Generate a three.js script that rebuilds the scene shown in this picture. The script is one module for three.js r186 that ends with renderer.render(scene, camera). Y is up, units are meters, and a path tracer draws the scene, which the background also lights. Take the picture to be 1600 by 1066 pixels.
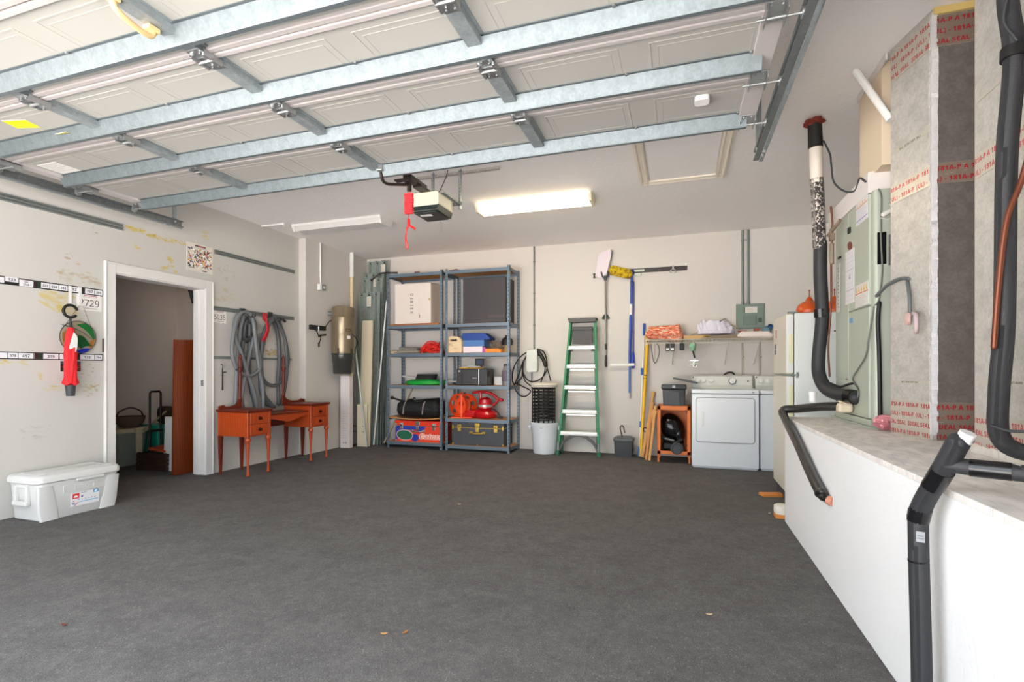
import * as THREE from 'three';
import { RoundedBoxGeometry } from 'three/addons/geometries/RoundedBoxGeometry.js';
import { mergeGeometries, toCreasedNormals } from 'three/addons/utils/BufferGeometryUtils.js';
import { RectAreaLightUniformsLib } from 'three/addons/lights/RectAreaLightUniformsLib.js';
import { FontLoader } from 'three/addons/loaders/FontLoader.js';
import { TextGeometry } from 'three/addons/geometries/TextGeometry.js';

// ---------- camera, sky, sun, exposure ----------
const scene = new THREE.Scene();
const F = 797, HORIZON = 579;                       // focal length and horizon of the 1600x1066 frame, in its pixels
const camera = new THREE.PerspectiveCamera(2 * Math.atan(HORIZON / F) * 180 / Math.PI, 1600 / (2 * HORIZON), 0.05, 200);
camera.setViewOffset(1600, 2 * HORIZON, 0, 0, 1600, 1066);
camera.position.set(0, 1.12, 0);
camera.rotation.y = Math.atan(263 / F);
const renderer = new THREE.WebGLRenderer({ antialias: true });
renderer.toneMapping = THREE.LinearToneMapping;
renderer.toneMappingExposure = 3.5;
renderer.shadowMap.enabled = true;
renderer.shadowMap.type = THREE.PCFSoftShadowMap;
RectAreaLightUniformsLib.init();

const SUN = new THREE.Vector3(-0.35, 0.85, -0.25).normalize();   // high, behind the house: the driveway is sunlit, no sun enters
scene.background = new THREE.Color().setRGB(0.88, 0.94, 1.0);   // bright hazy sky
scene.backgroundIntensity = 1.65;
const sun = new THREE.DirectionalLight(0xfff6f0, 20);
sun.position.copy(SUN).multiplyScalar(20);
sun.target.position.set(-2, 0, 4);
sun.castShadow = true;
Object.assign(sun.shadow.camera, { left: -14, right: 14, top: 14, bottom: -14, near: 1, far: 60 });
sun.shadow.mapSize.set(2048, 2048);
scene.add(sun, sun.target);
const LAMP = 10;                                    // radiance of the lit ceiling fixture's light

// ---------- helpers ----------
const PI = Math.PI;
let seed = 7;
const rnd = () => { seed = (seed * 1664525 + 1013904223) >>> 0; return seed / 4294967296; };
const rr = (a, b) => a + (b - a) * rnd();
const V = (x, y, z) => new THREE.Vector3(x, y, z);
const lin = (r, g, b) => new THREE.Color().setRGB(r, g, b);
const used = {};
function numbered(n) { const k = used[n] = (used[n] ?? -1) + 1; return k ? n + '_' + String(k).padStart(3, '0') : n; }
function flat(g) {
  const q = g.index ? g.toNonIndexed() : g;
  for (const k of Object.keys(q.attributes)) if (!['position', 'normal', 'uv'].includes(k)) q.deleteAttribute(k);
  if (!q.attributes.uv) q.setAttribute('uv', new THREE.BufferAttribute(new Float32Array(q.attributes.position.count * 2), 2));
  q.morphAttributes = {};
  return q;
}
function merge(list) { const l = list.flat(9).map(flat); return l.length === 1 ? l[0] : mergeGeometries(l); }
// uv in metres from the three planes
function uvm(g, turn = false) {
  const p = g.attributes.position, n = g.attributes.normal, a = new Float32Array(p.count * 2);
  for (let i = 0; i < p.count; i++) {
    const ax = Math.abs(n.getX(i)), ay = Math.abs(n.getY(i)), az = Math.abs(n.getZ(i));
    let u, v;
    if (ax >= ay && ax >= az) { u = p.getZ(i); v = p.getY(i); } else if (ay >= az) { u = p.getX(i); v = p.getZ(i); } else { u = p.getX(i); v = p.getY(i); }
    a[2 * i] = turn ? v : u; a[2 * i + 1] = turn ? u : v;
  }
  g.setAttribute('uv', new THREE.BufferAttribute(a, 2));
  return g;
}
function mesh(name, geo, mat) {
  let g = Array.isArray(geo) ? merge(geo) : geo;
  if (mat.userData.metric && !g.userData.keepUV) g = uvm(flat(g), mat.userData.turn);
  const m = new THREE.Mesh(g, mat);
  m.name = name; m.castShadow = m.receiveShadow = true;
  return m;
}
function part(parent, name, geo, mat, label) { const m = mesh(name, geo, mat); if (label) m.userData.label = label; parent.add(m); return m; }
function tag(o, label, category, group) { o.userData.label = label; o.userData.category = category; if (group) o.userData.group = group; return o; }
function thing(name, label, category, [x, y, z] = [0, 0, 0], turn = 0, group) {
  const o = new THREE.Group(); o.name = numbered(name); o.position.set(x, y, z); o.rotation.y = turn; scene.add(o);
  return tag(o, label, category, group);
}
function solo(name, label, category, geo, mat, pos = [0, 0, 0], turn = 0, group) {   // a thing of one mesh
  const m = mesh(numbered(name), geo, mat); m.position.set(...pos); m.rotation.y = turn; scene.add(m);
  return tag(m, label, category, group);
}
function struct(name, geo, mat, parent = scene) { const m = mesh(name, geo, mat); if (parent === scene) m.userData.kind = 'structure'; parent.add(m); return m; }
// geometries
function bx(w, h, d, x = 0, y = 0, z = 0, r = 0.004) {   // centre x, z; bottom y
  r = Math.min(r, w / 2.01, h / 2.01, d / 2.01);
  const g = r > 0.0004 ? new RoundedBoxGeometry(w, h, d, 1, r) : new THREE.BoxGeometry(w, h, d);
  return flat(g.translate(x, y + h / 2, z));
}
function span(x0, x1, y0, y1, z0, z1, r = 0.003) { return bx(Math.abs(x1 - x0), y1 - y0, Math.abs(z1 - z0), (x0 + x1) / 2, y0, (z0 + z1) / 2, r); }
function cyl(r0, r1, h, x = 0, y = 0, z = 0, n = 20) { return flat(new THREE.CylinderGeometry(r1, r0, h, n).translate(x, y + h / 2, z)); }   // r0 bottom, r1 top
function rod(a, b, r, n = 10, r2 = r) {
  const d = V(...b).sub(V(...a)), L = d.length(), g = new THREE.CylinderGeometry(r2, r, L, n);
  g.applyQuaternion(new THREE.Quaternion().setFromUnitVectors(V(0, 1, 0), d.normalize()));
  return flat(g.translate((a[0] + b[0]) / 2, (a[1] + b[1]) / 2, (a[2] + b[2]) / 2));
}
function tube(pts, r, n = 8, seg = 0, closed = false, tension = 0.5) {
  const c = new THREE.CatmullRomCurve3(pts.map((p) => V(...p)), closed, 'catmullrom', tension);
  const g = new THREE.TubeGeometry(c, seg || Math.max(8, pts.length * 6), r, n, closed);
  if (closed) return flat(g);
  const a = c.getPoint(0), b = c.getPoint(1);
  return merge([g, new THREE.SphereGeometry(r * 0.999, n, 5).translate(a.x, a.y, a.z), new THREE.SphereGeometry(r * 0.999, n, 5).translate(b.x, b.y, b.z)]);
}
function lathe(pts, n = 24) { return flat(toCreasedNormals(new THREE.LatheGeometry(pts.map((p) => new THREE.Vector2(...p)), n), 0.7)); }
function shape(pts, holes = []) {
  const s = new THREE.Shape(pts.map((p) => new THREE.Vector2(...p)));
  for (const h of holes) s.holes.push(new THREE.Path(h.map((p) => new THREE.Vector2(...p))));
  return s;
}
function prism(pts, depth, bevel = 0, holes = []) {   // outline in x, y pushed along z from 0 to depth
  const s = pts instanceof THREE.Shape ? pts : shape(pts, holes);
  return flat(new THREE.ExtrudeGeometry(s, { depth: depth - 2 * bevel, bevelEnabled: bevel > 0, bevelThickness: bevel, bevelSize: bevel, bevelOffset: -bevel, bevelSegments: 2, curveSegments: 10 }).translate(0, 0, bevel));
}
function rshape(w, h, r, x = 0, y = 0) {   // rounded rectangle centred on x, y
  const s = new THREE.Shape(), a = x - w / 2, b = y - h / 2;
  s.moveTo(a + r, b); s.lineTo(a + w - r, b); s.absarc(a + w - r, b + r, r, -PI / 2, 0); s.lineTo(a + w, b + h - r); s.absarc(a + w - r, b + h - r, r, 0, PI / 2);
  s.lineTo(a + r, b + h); s.absarc(a + r, b + h - r, r, PI / 2, PI); s.lineTo(a, b + r); s.absarc(a + r, b + r, r, PI, 1.5 * PI);
  return s;
}
function ring(w, h, t, r, depth, bevel = 0) { const s = rshape(w, h, r); s.holes.push(rshape(w - 2 * t, h - 2 * t, Math.max(r - t, 0.001))); return prism(s, depth, bevel); }
const rotX = (g, a) => g.rotateX(a), rotY = (g, a) => g.rotateY(a), rotZ = (g, a) => g.rotateZ(a), mv = (g, x, y, z) => g.translate(x, y, z);
// push the points of a geometry by smooth noise, for cloth and crumpled things
function hash(x, y, z) { const s = Math.sin(x * 127.1 + y * 311.7 + z * 74.7) * 43758.5453; return s - Math.floor(s); }
function vnoise(x, y, z) {
  const i = Math.floor(x), j = Math.floor(y), k = Math.floor(z), f = (t) => t * t * (3 - 2 * t), u = f(x - i), v = f(y - j), w = f(z - k), L = (a, b, t) => a + (b - a) * t;
  return L(L(L(hash(i, j, k), hash(i + 1, j, k), u), L(hash(i, j + 1, k), hash(i + 1, j + 1, k), u), v), L(L(hash(i, j, k + 1), hash(i + 1, j, k + 1), u), L(hash(i, j + 1, k + 1), hash(i + 1, j + 1, k + 1), u), v), w) * 2 - 1;
}
function warp(g, f) { const p = g.attributes.position; for (let i = 0; i < p.count; i++) { const q = f(p.getX(i), p.getY(i), p.getZ(i)); p.setXYZ(i, ...q); } g.computeVertexNormals(); return g; }

// ---------- textures ----------
function pnoise(W, period, sd) {   // tiling value noise on a W x W grid
  const r = new Float32Array(period * period); let s = sd * 7919 + 13;
  for (let i = 0; i < r.length; i++) { s = (s * 1664525 + 1013904223) >>> 0; r[i] = s / 4294967296; }
  const out = new Float32Array(W * W), sm = (t) => t * t * (3 - 2 * t);
  for (let y = 0; y < W; y++) for (let x = 0; x < W; x++) {
    const fx = x / W * period, fy = y / W * period, i = Math.floor(fx), j = Math.floor(fy), u = sm(fx - i), v = sm(fy - j), i1 = (i + 1) % period, j1 = (j + 1) % period;
    const a = r[j * period + i] * (1 - u) + r[j * period + i1] * u, b = r[j1 * period + i] * (1 - u) + r[j1 * period + i1] * u;
    out[y * W + x] = a * (1 - v) + b * v;
  }
  return out;
}
function tex(W, H, metresX, metresY, fn, srgb = true) {
  const d = new Uint8Array(W * H * 4);
  for (let y = 0; y < H; y++) for (let x = 0; x < W; x++) { const c = fn(x, y), o = (y * W + x) * 4; d[o] = c[0]; d[o + 1] = c[1] ?? c[0]; d[o + 2] = c[2] ?? c[0]; d[o + 3] = 255; }
  const t = new THREE.DataTexture(d, W, H);
  t.wrapS = t.wrapT = THREE.RepeatWrapping; t.magFilter = THREE.LinearFilter; t.minFilter = THREE.LinearMipmapLinearFilter; t.generateMipmaps = true;
  if (srgb) t.colorSpace = THREE.SRGBColorSpace;
  t.repeat.set(1 / metresX, 1 / metresY); t.needsUpdate = true;
  return t;
}
const N4 = pnoise(512, 4, 1), N16 = pnoise(512, 16, 2), N64 = pnoise(512, 64, 3), N200 = pnoise(512, 200, 4), N256 = pnoise(512, 256, 5);
const at = (n, x, y) => n[((y % 512) + 512) % 512 * 512 + ((x % 512) + 512) % 512];
const peel = tex(512, 512, 0.9, 0.9, (x, y) => [128 + 90 * (at(N64, x, y) - 0.5) + 60 * (at(N200, x, y) - 0.5)], false);
const knock = tex(512, 512, 1.4, 1.4, (x, y) => { const v = 0.6 * at(N64, x, y) + 0.4 * at(N200, x, y); return [v > 0.55 ? 215 : v > 0.47 ? 90 + (v - 0.47) * 1560 : 90]; }, false);
const fineBump = tex(512, 512, 0.3, 0.3, (x, y) => [128 + 120 * (at(N256, x, y) - 0.5)], false);
const clothBump = tex(256, 256, 0.05, 0.05, (x, y) => [128 + 60 * Math.sin(x * PI / 8) * Math.sin(y * PI / 8)], false);
const mottle = tex(512, 512, 0.6, 0.6, (x, y) => [215 + 40 * (0.5 * at(N16, x, y) + 0.5 * at(N64, x, y) - 0.5) + 12 * (at(N256, x, y) - 0.5)]);
const grainFn = (base, dark, amp) => (x, y) => {
  const w = at(N4, x, Math.floor(y / 4)) * 3, s = 0.5 + 0.5 * Math.sin((x / 512 * 9 + w) * 2 * PI), f = at(N200, x, Math.floor(y / 24)), k = Math.min(1, Math.max(0, amp * (0.5 * s + 0.6 * f) - 0.1));
  return [0, 1, 2].map((c) => base[c] + (dark[c] - base[c]) * k);
};
const mats = {};
function std(o, metric = false, turn = false) { const m = new THREE.MeshStandardMaterial(o); m.userData.metric = metric; m.userData.turn = turn; return m; }
function phys(o, metric = false) { const m = new THREE.MeshPhysicalMaterial(o); m.userData.metric = metric; return m; }
const plain = (hex, rough = 0.6, metal = 0) => { const k = hex + '|' + rough + '|' + metal; return mats[k] ??= std({ color: hex, roughness: rough, metalness: metal }); };
const M = {
  wall: std({ color: lin(0.63, 0.60, 0.56), roughness: 0.75, bumpMap: peel, bumpScale: 0.0012 }, true),
  ceiling: std({ color: lin(0.94, 0.91, 0.90), roughness: 0.85, bumpMap: knock, bumpScale: 0.0015 }, true),
  trim: std({ color: lin(0.70, 0.69, 0.665), roughness: 0.4 }),
  galv: std({ color: lin(0.46, 0.52, 0.54), roughness: 0.5, metalness: 0.45, map: mottle }, true),
  strut: std({ color: lin(0.22, 0.265, 0.285), roughness: 0.5, metalness: 0.5, map: mottle }, true),
  galvDark: std({ color: lin(0.30, 0.33, 0.34), roughness: 0.5, metalness: 0.7, map: mottle }, true),
  hinge: std({ color: lin(0.50, 0.52, 0.53), roughness: 0.35, metalness: 0.9 }),
  doorSkin: std({ color: lin(0.42, 0.412, 0.38), roughness: 0.55 }),
  doorRail: std({ color: lin(0.52, 0.48, 0.468), roughness: 0.5 }),
  black: plain('#141414', 0.55), blackGloss: plain('#101012', 0.22), rubber: std({ color: '#1c1c1e', roughness: 0.75 }), charcoal: plain('#3a3d40', 0.6),
  foam: std({ color: '#2b2c2f', roughness: 0.7, bumpMap: fineBump, bumpScale: 0.0008 }, true),
  shelfSteel: std({ color: '#6c7c8a', roughness: 0.42, metalness: 0.3 }),
  particle: std({ color: '#ffffff', roughness: 0.8, map: tex(256, 256, 0.25, 0.25, (x, y) => { const k = 0.6 * at(N256, x, y) + 0.4 * at(N64, x, y); return [168 + 50 * k, 110 + 50 * k, 62 + 40 * k]; }) }, true),
  brass: std({ color: '#d8b558', roughness: 0.3, metalness: 0.85 }), chrome: std({ color: '#d5d8da', roughness: 0.2, metalness: 0.95 }), alu: std({ color: '#dcdcd8', roughness: 0.4, metalness: 0.55 }),
  white: plain('#e9e9e6', 0.45), whitePlastic: plain('#e6e6e3', 0.35), enamel: phys({ color: '#dfe4e8', roughness: 0.28, clearcoat: 0.5, clearcoatRoughness: 0.2 }),
  red: plain('#d3161c', 0.4), orange: plain('#f04a12', 0.4), green: plain('#15a338', 0.4), blue: plain('#1f49a8', 0.45),
  wire: plain('#c9c4b4', 0.5), greySteel: plain('#808a86', 0.5, 0.2),
};
const woodTex = (b, d, a, mx = 0.35, my = 1.2) => tex(512, 512, mx, my, grainFn(b, d, a));
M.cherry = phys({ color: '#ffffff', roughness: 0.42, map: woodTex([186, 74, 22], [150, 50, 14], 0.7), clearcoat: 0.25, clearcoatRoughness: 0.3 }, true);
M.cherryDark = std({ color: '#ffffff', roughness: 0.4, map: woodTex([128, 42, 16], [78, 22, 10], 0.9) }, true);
M.pine = std({ color: '#ffffff', roughness: 0.65, map: woodTex([224, 178, 112], [190, 135, 75], 0.8, 0.12, 0.9) }, true);
M.oak = std({ color: '#ffffff', roughness: 0.5, map: woodTex([184, 96, 38], [130, 60, 18], 1.0, 0.3, 1.1) }, true);

// ---------- printed matter: one sheet of small prints ----------
const sheet = document.createElement('canvas'); sheet.width = sheet.height = 2048;
const ink = sheet.getContext('2d'); ink.fillStyle = '#e4e4e0'; ink.fillRect(0, 0, 2048, 2048);
let penX = 4, penY = 40, rowH = 0;
function print(w, h, draw) {   // reserves w x h pixels; draw(ctx, w, h); returns its uv rectangle
  if (penX + w + 4 > 2048) { penX = 4; penY += rowH + 6; rowH = 0; }
  ink.save(); ink.translate(penX, penY); ink.beginPath(); ink.rect(0, 0, w, h); ink.clip(); draw(ink, w, h); ink.restore();
  const r = [penX / 2048, 1 - (penY + h) / 2048, (penX + w) / 2048, 1 - penY / 2048];
  penX += w + 6; rowH = Math.max(rowH, h);
  return r;
}
const printTex = new THREE.CanvasTexture(sheet); printTex.colorSpace = THREE.SRGBColorSpace;
M.print = std({ color: '#ffffff', map: printTex, roughness: 0.55 });
function card(w, h, d, rect, turnY = 0) {   // thin printed board, print on its +z face, centred; turnY turns it
  const g = flat(new THREE.BoxGeometry(w, h, d)), n = g.attributes.normal, u = g.attributes.uv;
  for (let i = 0; i < u.count; i++) if (n.getZ(i) > 0.5) u.setXY(i, rect[0] + u.getX(i) * (rect[2] - rect[0]), rect[1] + u.getY(i) * (rect[3] - rect[1])); else u.setXY(i, 0.5 / 2048, 1 - 0.5 / 2048);
  g.userData.keepUV = true;
  return turnY ? g.rotateY(turnY) : g;
}
function fill(c, w, h, col) { c.fillStyle = col; c.fillRect(0, 0, w, h); }
function text(c, s, x, y, size, col = '#222', font = 'bold', align = 'center') { c.font = font + ' ' + size + 'px sans-serif'; c.fillStyle = col; c.textAlign = align; c.textBaseline = 'middle'; c.fillText(s, x, y); }
// rounded-rectangle sections [y, width, depth, corner radius, cx, cz] stacked into a skin; caps at both ends unless open
function stack(levels, n = 5, open = 0, crease = 0.6) {
  const pts = levels.map(([y, w, d, r = 0.01, cx = 0, cz = 0]) => {
    const o = []; r = Math.min(r, w / 2 - 1e-4, d / 2 - 1e-4);
    for (const [sx, sz, a0] of [[1, 1, 0], [-1, 1, PI / 2], [-1, -1, PI], [1, -1, 1.5 * PI]]) for (let i = 0; i <= n; i++) { const a = a0 + i / n * PI / 2; o.push(V(cx + sx * (w / 2 - r) + r * Math.cos(a), y, cz + sz * (d / 2 - r) + r * Math.sin(a))); }
    return o;
  });
  const v = [], tri = (a, b, c) => v.push(a.x, a.y, a.z, b.x, b.y, b.z, c.x, c.y, c.z), k = pts[0].length;
  for (let l = 0; l + 1 < pts.length; l++) for (let i = 0; i < k; i++) { const a = pts[l][i], b = pts[l][(i + 1) % k], c = pts[l + 1][(i + 1) % k], d = pts[l + 1][i]; tri(a, d, c); tri(a, c, b); }
  const cap = (p, up) => { const c = p.reduce((s, q) => s.add(q), V(0, 0, 0)).divideScalar(k); for (let i = 0; i < k; i++) up ? tri(c, p[(i + 1) % k], p[i]) : tri(c, p[i], p[(i + 1) % k]); };
  if (!(open & 1)) cap(pts[0], false);
  if (!(open & 2)) cap(pts[pts.length - 1], true);
  const g = new THREE.BufferGeometry(); g.setAttribute('position', new THREE.BufferAttribute(new Float32Array(v), 3)); g.computeVertexNormals();
  return flat(toCreasedNormals(g, crease));
}
// the same, along a path of [point, width, height] with the section turned across the path: straps, blades, bags
function leanBox(w, h, d, r = 0.003) { return bx(w, h, d, 0, 0, 0, r); }

// ---------- the setting ----------
const XL = -4.83, XL2 = -4.72, ZSTEP = -5.57, ZB = -6.97, XR = 1.92, CEIL = 2.88;
// floor: dark grey garage carpet with flecks
M.floor = std({ color: '#ffffff', roughness: 0.93, bumpMap: fineBump, bumpScale: 0.0025, map: tex(1024, 1024, 1.6, 1.6, (x, y) => {
  const f = hash(x, y, 3), g = hash(x >> 1, y >> 1, 9), big = at(N16, x >> 1, y >> 1), mid = at(N64, x >> 1, y >> 1);
  const k = 90 + 34 * (f - 0.5) + 26 * (g - 0.5) + 10 * (big - 0.5) + 12 * (mid - 0.5) + (hash(x >> 1, y >> 2, 5) > 0.985 ? 30 : 0);
  return [k * 1.0, k * 0.975, k * 0.965];
}) }, true);
struct('floor', span(-6.75, 2.05, -0.12, 0, -7.1, -0.3, 0), M.floor);
struct('ceiling', span(-5.0, 2.05, CEIL, CEIL + 0.12, -7.1, -0.3, 0), M.ceiling);
struct('wall_back', span(-4.95, 2.05, 0, CEIL, ZB - 0.13, ZB, 0), M.wall);
struct('wall_right', span(XR, 2.05, 0, CEIL, -7.1, -0.3, 0), M.wall);
// front wall with the garage opening
struct('wall_front', [span(-5.0, -4.44, 0, CEIL, -0.5, -0.3, 0), span(0.42, 2.05, 0, CEIL, -0.5, -0.3, 0), span(-4.44, 0.42, 2.42, CEIL, -0.5, -0.3, 0)], M.wall);
// left wall: stains and scuffs on the paint, as a map over z -2.3 ... -5.6
{
  const c = document.createElement('canvas'); c.width = 2048; c.height = 1536;
  const x = c.getContext('2d'), PZ = 2048 / 3.4, PY = 1536 / 2.88;
  const zx = (z) => (-2.2 - z) * PZ, yy = (y) => (CEIL - y) * PY;
  x.fillStyle = '#dfddd7'; x.fillRect(0, 0, 2048, 1536);
  const blot = (z0, z1, y0, y1, n, cols, w = 6, a = 0.5) => { for (let i = 0; i < n; i++) {
    x.globalAlpha = a * rr(0.3, 1); x.fillStyle = cols[Math.floor(rnd() * cols.length)]; const cx = zx(rr(z0, z1)), cy = yy(rr(y0, y1)), s = rr(0.4, 1.2) * w;
    x.beginPath(); x.ellipse(cx, cy, s * rr(1, 3.2), s * rr(0.4, 1), rr(-0.3, 0.5), 0, 2 * PI); x.fill(); } x.globalAlpha = 1; };
  const yel = ['#e0c050', '#d8b84a', '#e6cf7a'], tan = ['#b89a6a', '#c9ad80', '#a8906c', '#d2b88e'];
  blot(-3.35, -3.5, 2.42, 2.45, 26, yel, 9, 0.6); blot(-3.55, -3.95, 2.4, 2.44, 46, yel, 7, 0.6);
  blot(-3.42, -3.46, 2.24, 2.3, 8, yel, 7); blot(-3.74, -3.8, 2.14, 2.28, 18, yel, 7, 0.6); blot(-3.68, -3.72, 2.1, 2.14, 8, yel, 6); blot(-3.8, -3.84, 2.09, 2.13, 9, yel, 6);
  blot(-4.12, -4.2, 2.46, 2.62, 14, yel, 7); blot(-3.05, -3.1, 2.3, 2.4, 6, tan, 4);
  blot(-2.8, -3.1, 1.86, 1.96, 60, tan, 7, 0.3); blot(-2.85, -2.95, 2.0, 2.1, 12, tan, 5, 0.45); blot(-2.68, -2.94, 1.6, 1.76, 46, yel, 12, 0.3); blot(-2.86, -2.98, 1.45, 1.6, 30, ['#cdb89a', '#d8c7ae'], 12, 0.35);
  blot(-2.66, -2.7, 1.05, 1.1, 6, yel, 6); blot(-2.42, -2.6, 1.17, 1.2, 18, yel, 6, 0.35); blot(-2.8, -3.1, 1.0, 1.18, 40, tan, 4, 0.4); blot(-2.68, -2.84, 0.95, 1.0, 12, yel, 7, 0.35); blot(-2.95, -3.1, 0.9, 1.0, 22, tan, 6, 0.4);
  blot(-2.55, -2.75, 0.55, 0.68, 22, ['#a9a9a6', '#bdbdba'], 8, 0.22);
  blot(-4.27, -4.55, 2.12, 2.3, 36, tan, 5, 0.4); blot(-4.3, -4.5, 1.88, 2.05, 26, ['#dcc39a', '#cfb890'], 9, 0.3);
  blot(-4.28, -4.5, 0.95, 1.25, 40, tan, 5, 0.35); blot(-5.0, -5.2, 1.3, 1.38, 36, ['#b08a45', '#c2a05c'], 8, 0.5); blot(-5.0, -5.25, 1.4, 1.75, 28, tan, 4, 0.3); blot(-4.55, -4.9, 1.1, 1.7, 40, ['#cdbf9a', '#d8cba8'], 14, 0.3);
  blot(-5.1, -5.5, 1.3, 1.9, 12, tan, 3, 0.3);
  const tx = new THREE.CanvasTexture(c); tx.colorSpace = THREE.SRGBColorSpace;
  M.wallStained = std({ color: lin(0.76, 0.755, 0.755), roughness: 0.75, map: tx });
  const outline = [[-0.3, 0], [-3.235, 0], [-3.235, 2.0], [-4.15, 2.0], [-4.15, 0], [ZSTEP, 0], [ZSTEP, CEIL], [-0.3, CEIL]];
  const g = flat(new THREE.ExtrudeGeometry(shape(outline.map(([z, y]) => [-z, y])), { depth: 0.15, bevelEnabled: false }));   // x = -z, y, thickness along z
  g.rotateY(PI / 2).translate(XL - 0.15, 0, 0);
  const p = g.attributes.position, u = g.attributes.uv;
  for (let i = 0; i < p.count; i++) u.setXY(i, (-2.2 - p.getZ(i)) / 3.4, p.getY(i) / CEIL);
  struct('wall_left', g, M.wallStained);
  struct('wall_left_rear', span(XL - 0.15, XL2, 0, CEIL, ZB - 0.13, ZSTEP, 0), M.wall);
}
// closet beyond the doorway
M.closet = std({ color: lin(0.80, 0.70, 0.62), roughness: 0.85 });
struct('wall_closet', [span(-6.75, -6.62, 0, 2.6, -5.4, -2.6, 0), span(-6.75, -4.98, 0, 2.6, -5.4, -5.25, 0), span(-6.75, -4.98, 0, 2.6, -2.75, -2.6, 0)], M.closet);
struct('ceiling_closet', span(-6.75, -4.98, 2.5, 2.6, -5.4, -2.6, 0), M.closet);
// door casing and jambs
{
  const t = new THREE.Group(); t.name = 'trim_1'; t.userData.kind = 'structure'; scene.add(t);
  part(t, 'casing', span(XL, XL + 0.02, 0, 2.09, -3.235, -3.14, 0.005), M.trim);
  part(t, 'casing', span(XL, XL + 0.02, 0, 2.09, -4.245, -4.15, 0.005), M.trim);
  part(t, 'casing', span(XL, XL + 0.02, 1.995, 2.09, -4.15, -3.235, 0.005), M.trim);
  for (const [z0, z1, y0, y1] of [[-3.155, -3.145, 0, 2.1], [-4.24, -4.23, 0, 2.1]]) part(t, 'casing_bead', span(XL + 0.018, XL + 0.027, y0, y1 - 0.01, z0, z1, 0.003), M.trim);
  part(t, 'casing_bead', span(XL + 0.018, XL + 0.027, 2.07, 2.085, -4.24, -3.145, 0.003), M.trim);
  part(t, 'jamb', span(XL - 0.16, XL + 0.004, 0, 2.0, -4.165, -4.148, 0.002), M.trim);
  part(t, 'jamb', span(XL - 0.16, XL + 0.004, 0, 2.0, -3.237, -3.22, 0.002), M.trim);
  part(t, 'jamb', span(XL - 0.16, XL + 0.004, 1.985, 2.0, -4.15, -3.235, 0.002), M.trim);
  part(t, 'door_stop', span(XL - 0.11, XL - 0.075, 0, 1.985, -4.149, -4.137, 0.002), M.trim);
  part(t, 'strike_plate', ring(0.03, 0.06, 0.008, 0.003, 0.004).translate(XL - 0.03, 0.985, -4.147), M.galvDark);
  part(t, 'latch_bar', span(XL, XL + 0.012, 1.28, 1.4, -3.142, -3.13, 0.003), plain('#4a3a34', 0.6));
}
// low platform along the right wall
M.stucco = std({ color: lin(0.80, 0.80, 0.80), roughness: 0.8, bumpMap: peel, bumpScale: 0.003 }, true);
M.board = std({ color: '#ffffff', roughness: 0.7, map: tex(512, 512, 0.9, 0.5, (x, y) => { const s = at(N200, x >> 3, y), b = at(N16, x, y), m = at(N64, x >> 1, y); const k = 228 + 30 * (b - 0.5) - 46 * Math.max(0, s - 0.62) * m * 3; return [k, k * 0.975, k * 0.95]; }) }, true, true);
struct('platform', span(0.735, XR, 0, 0.758, -4.22, -0.5, 0.006), M.stucco);
{
  const t = new THREE.Group(); t.name = 'platform_top'; t.userData.kind = 'structure'; scene.add(t);
  part(t, 'board', span(0.73, XR, 0.758, 0.78, -2.0, -0.5, 0.003), M.board);
  part(t, 'board', span(0.73, XR, 0.758, 0.78, -4.225, -2.004, 0.003), M.board);
}
// ground outside, seen only by the light
struct('driveway', span(-25, 25, -0.16, -0.04, -0.3, 30, 0), std({ color: lin(0.60, 0.585, 0.565), roughness: 0.9 }));

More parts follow.
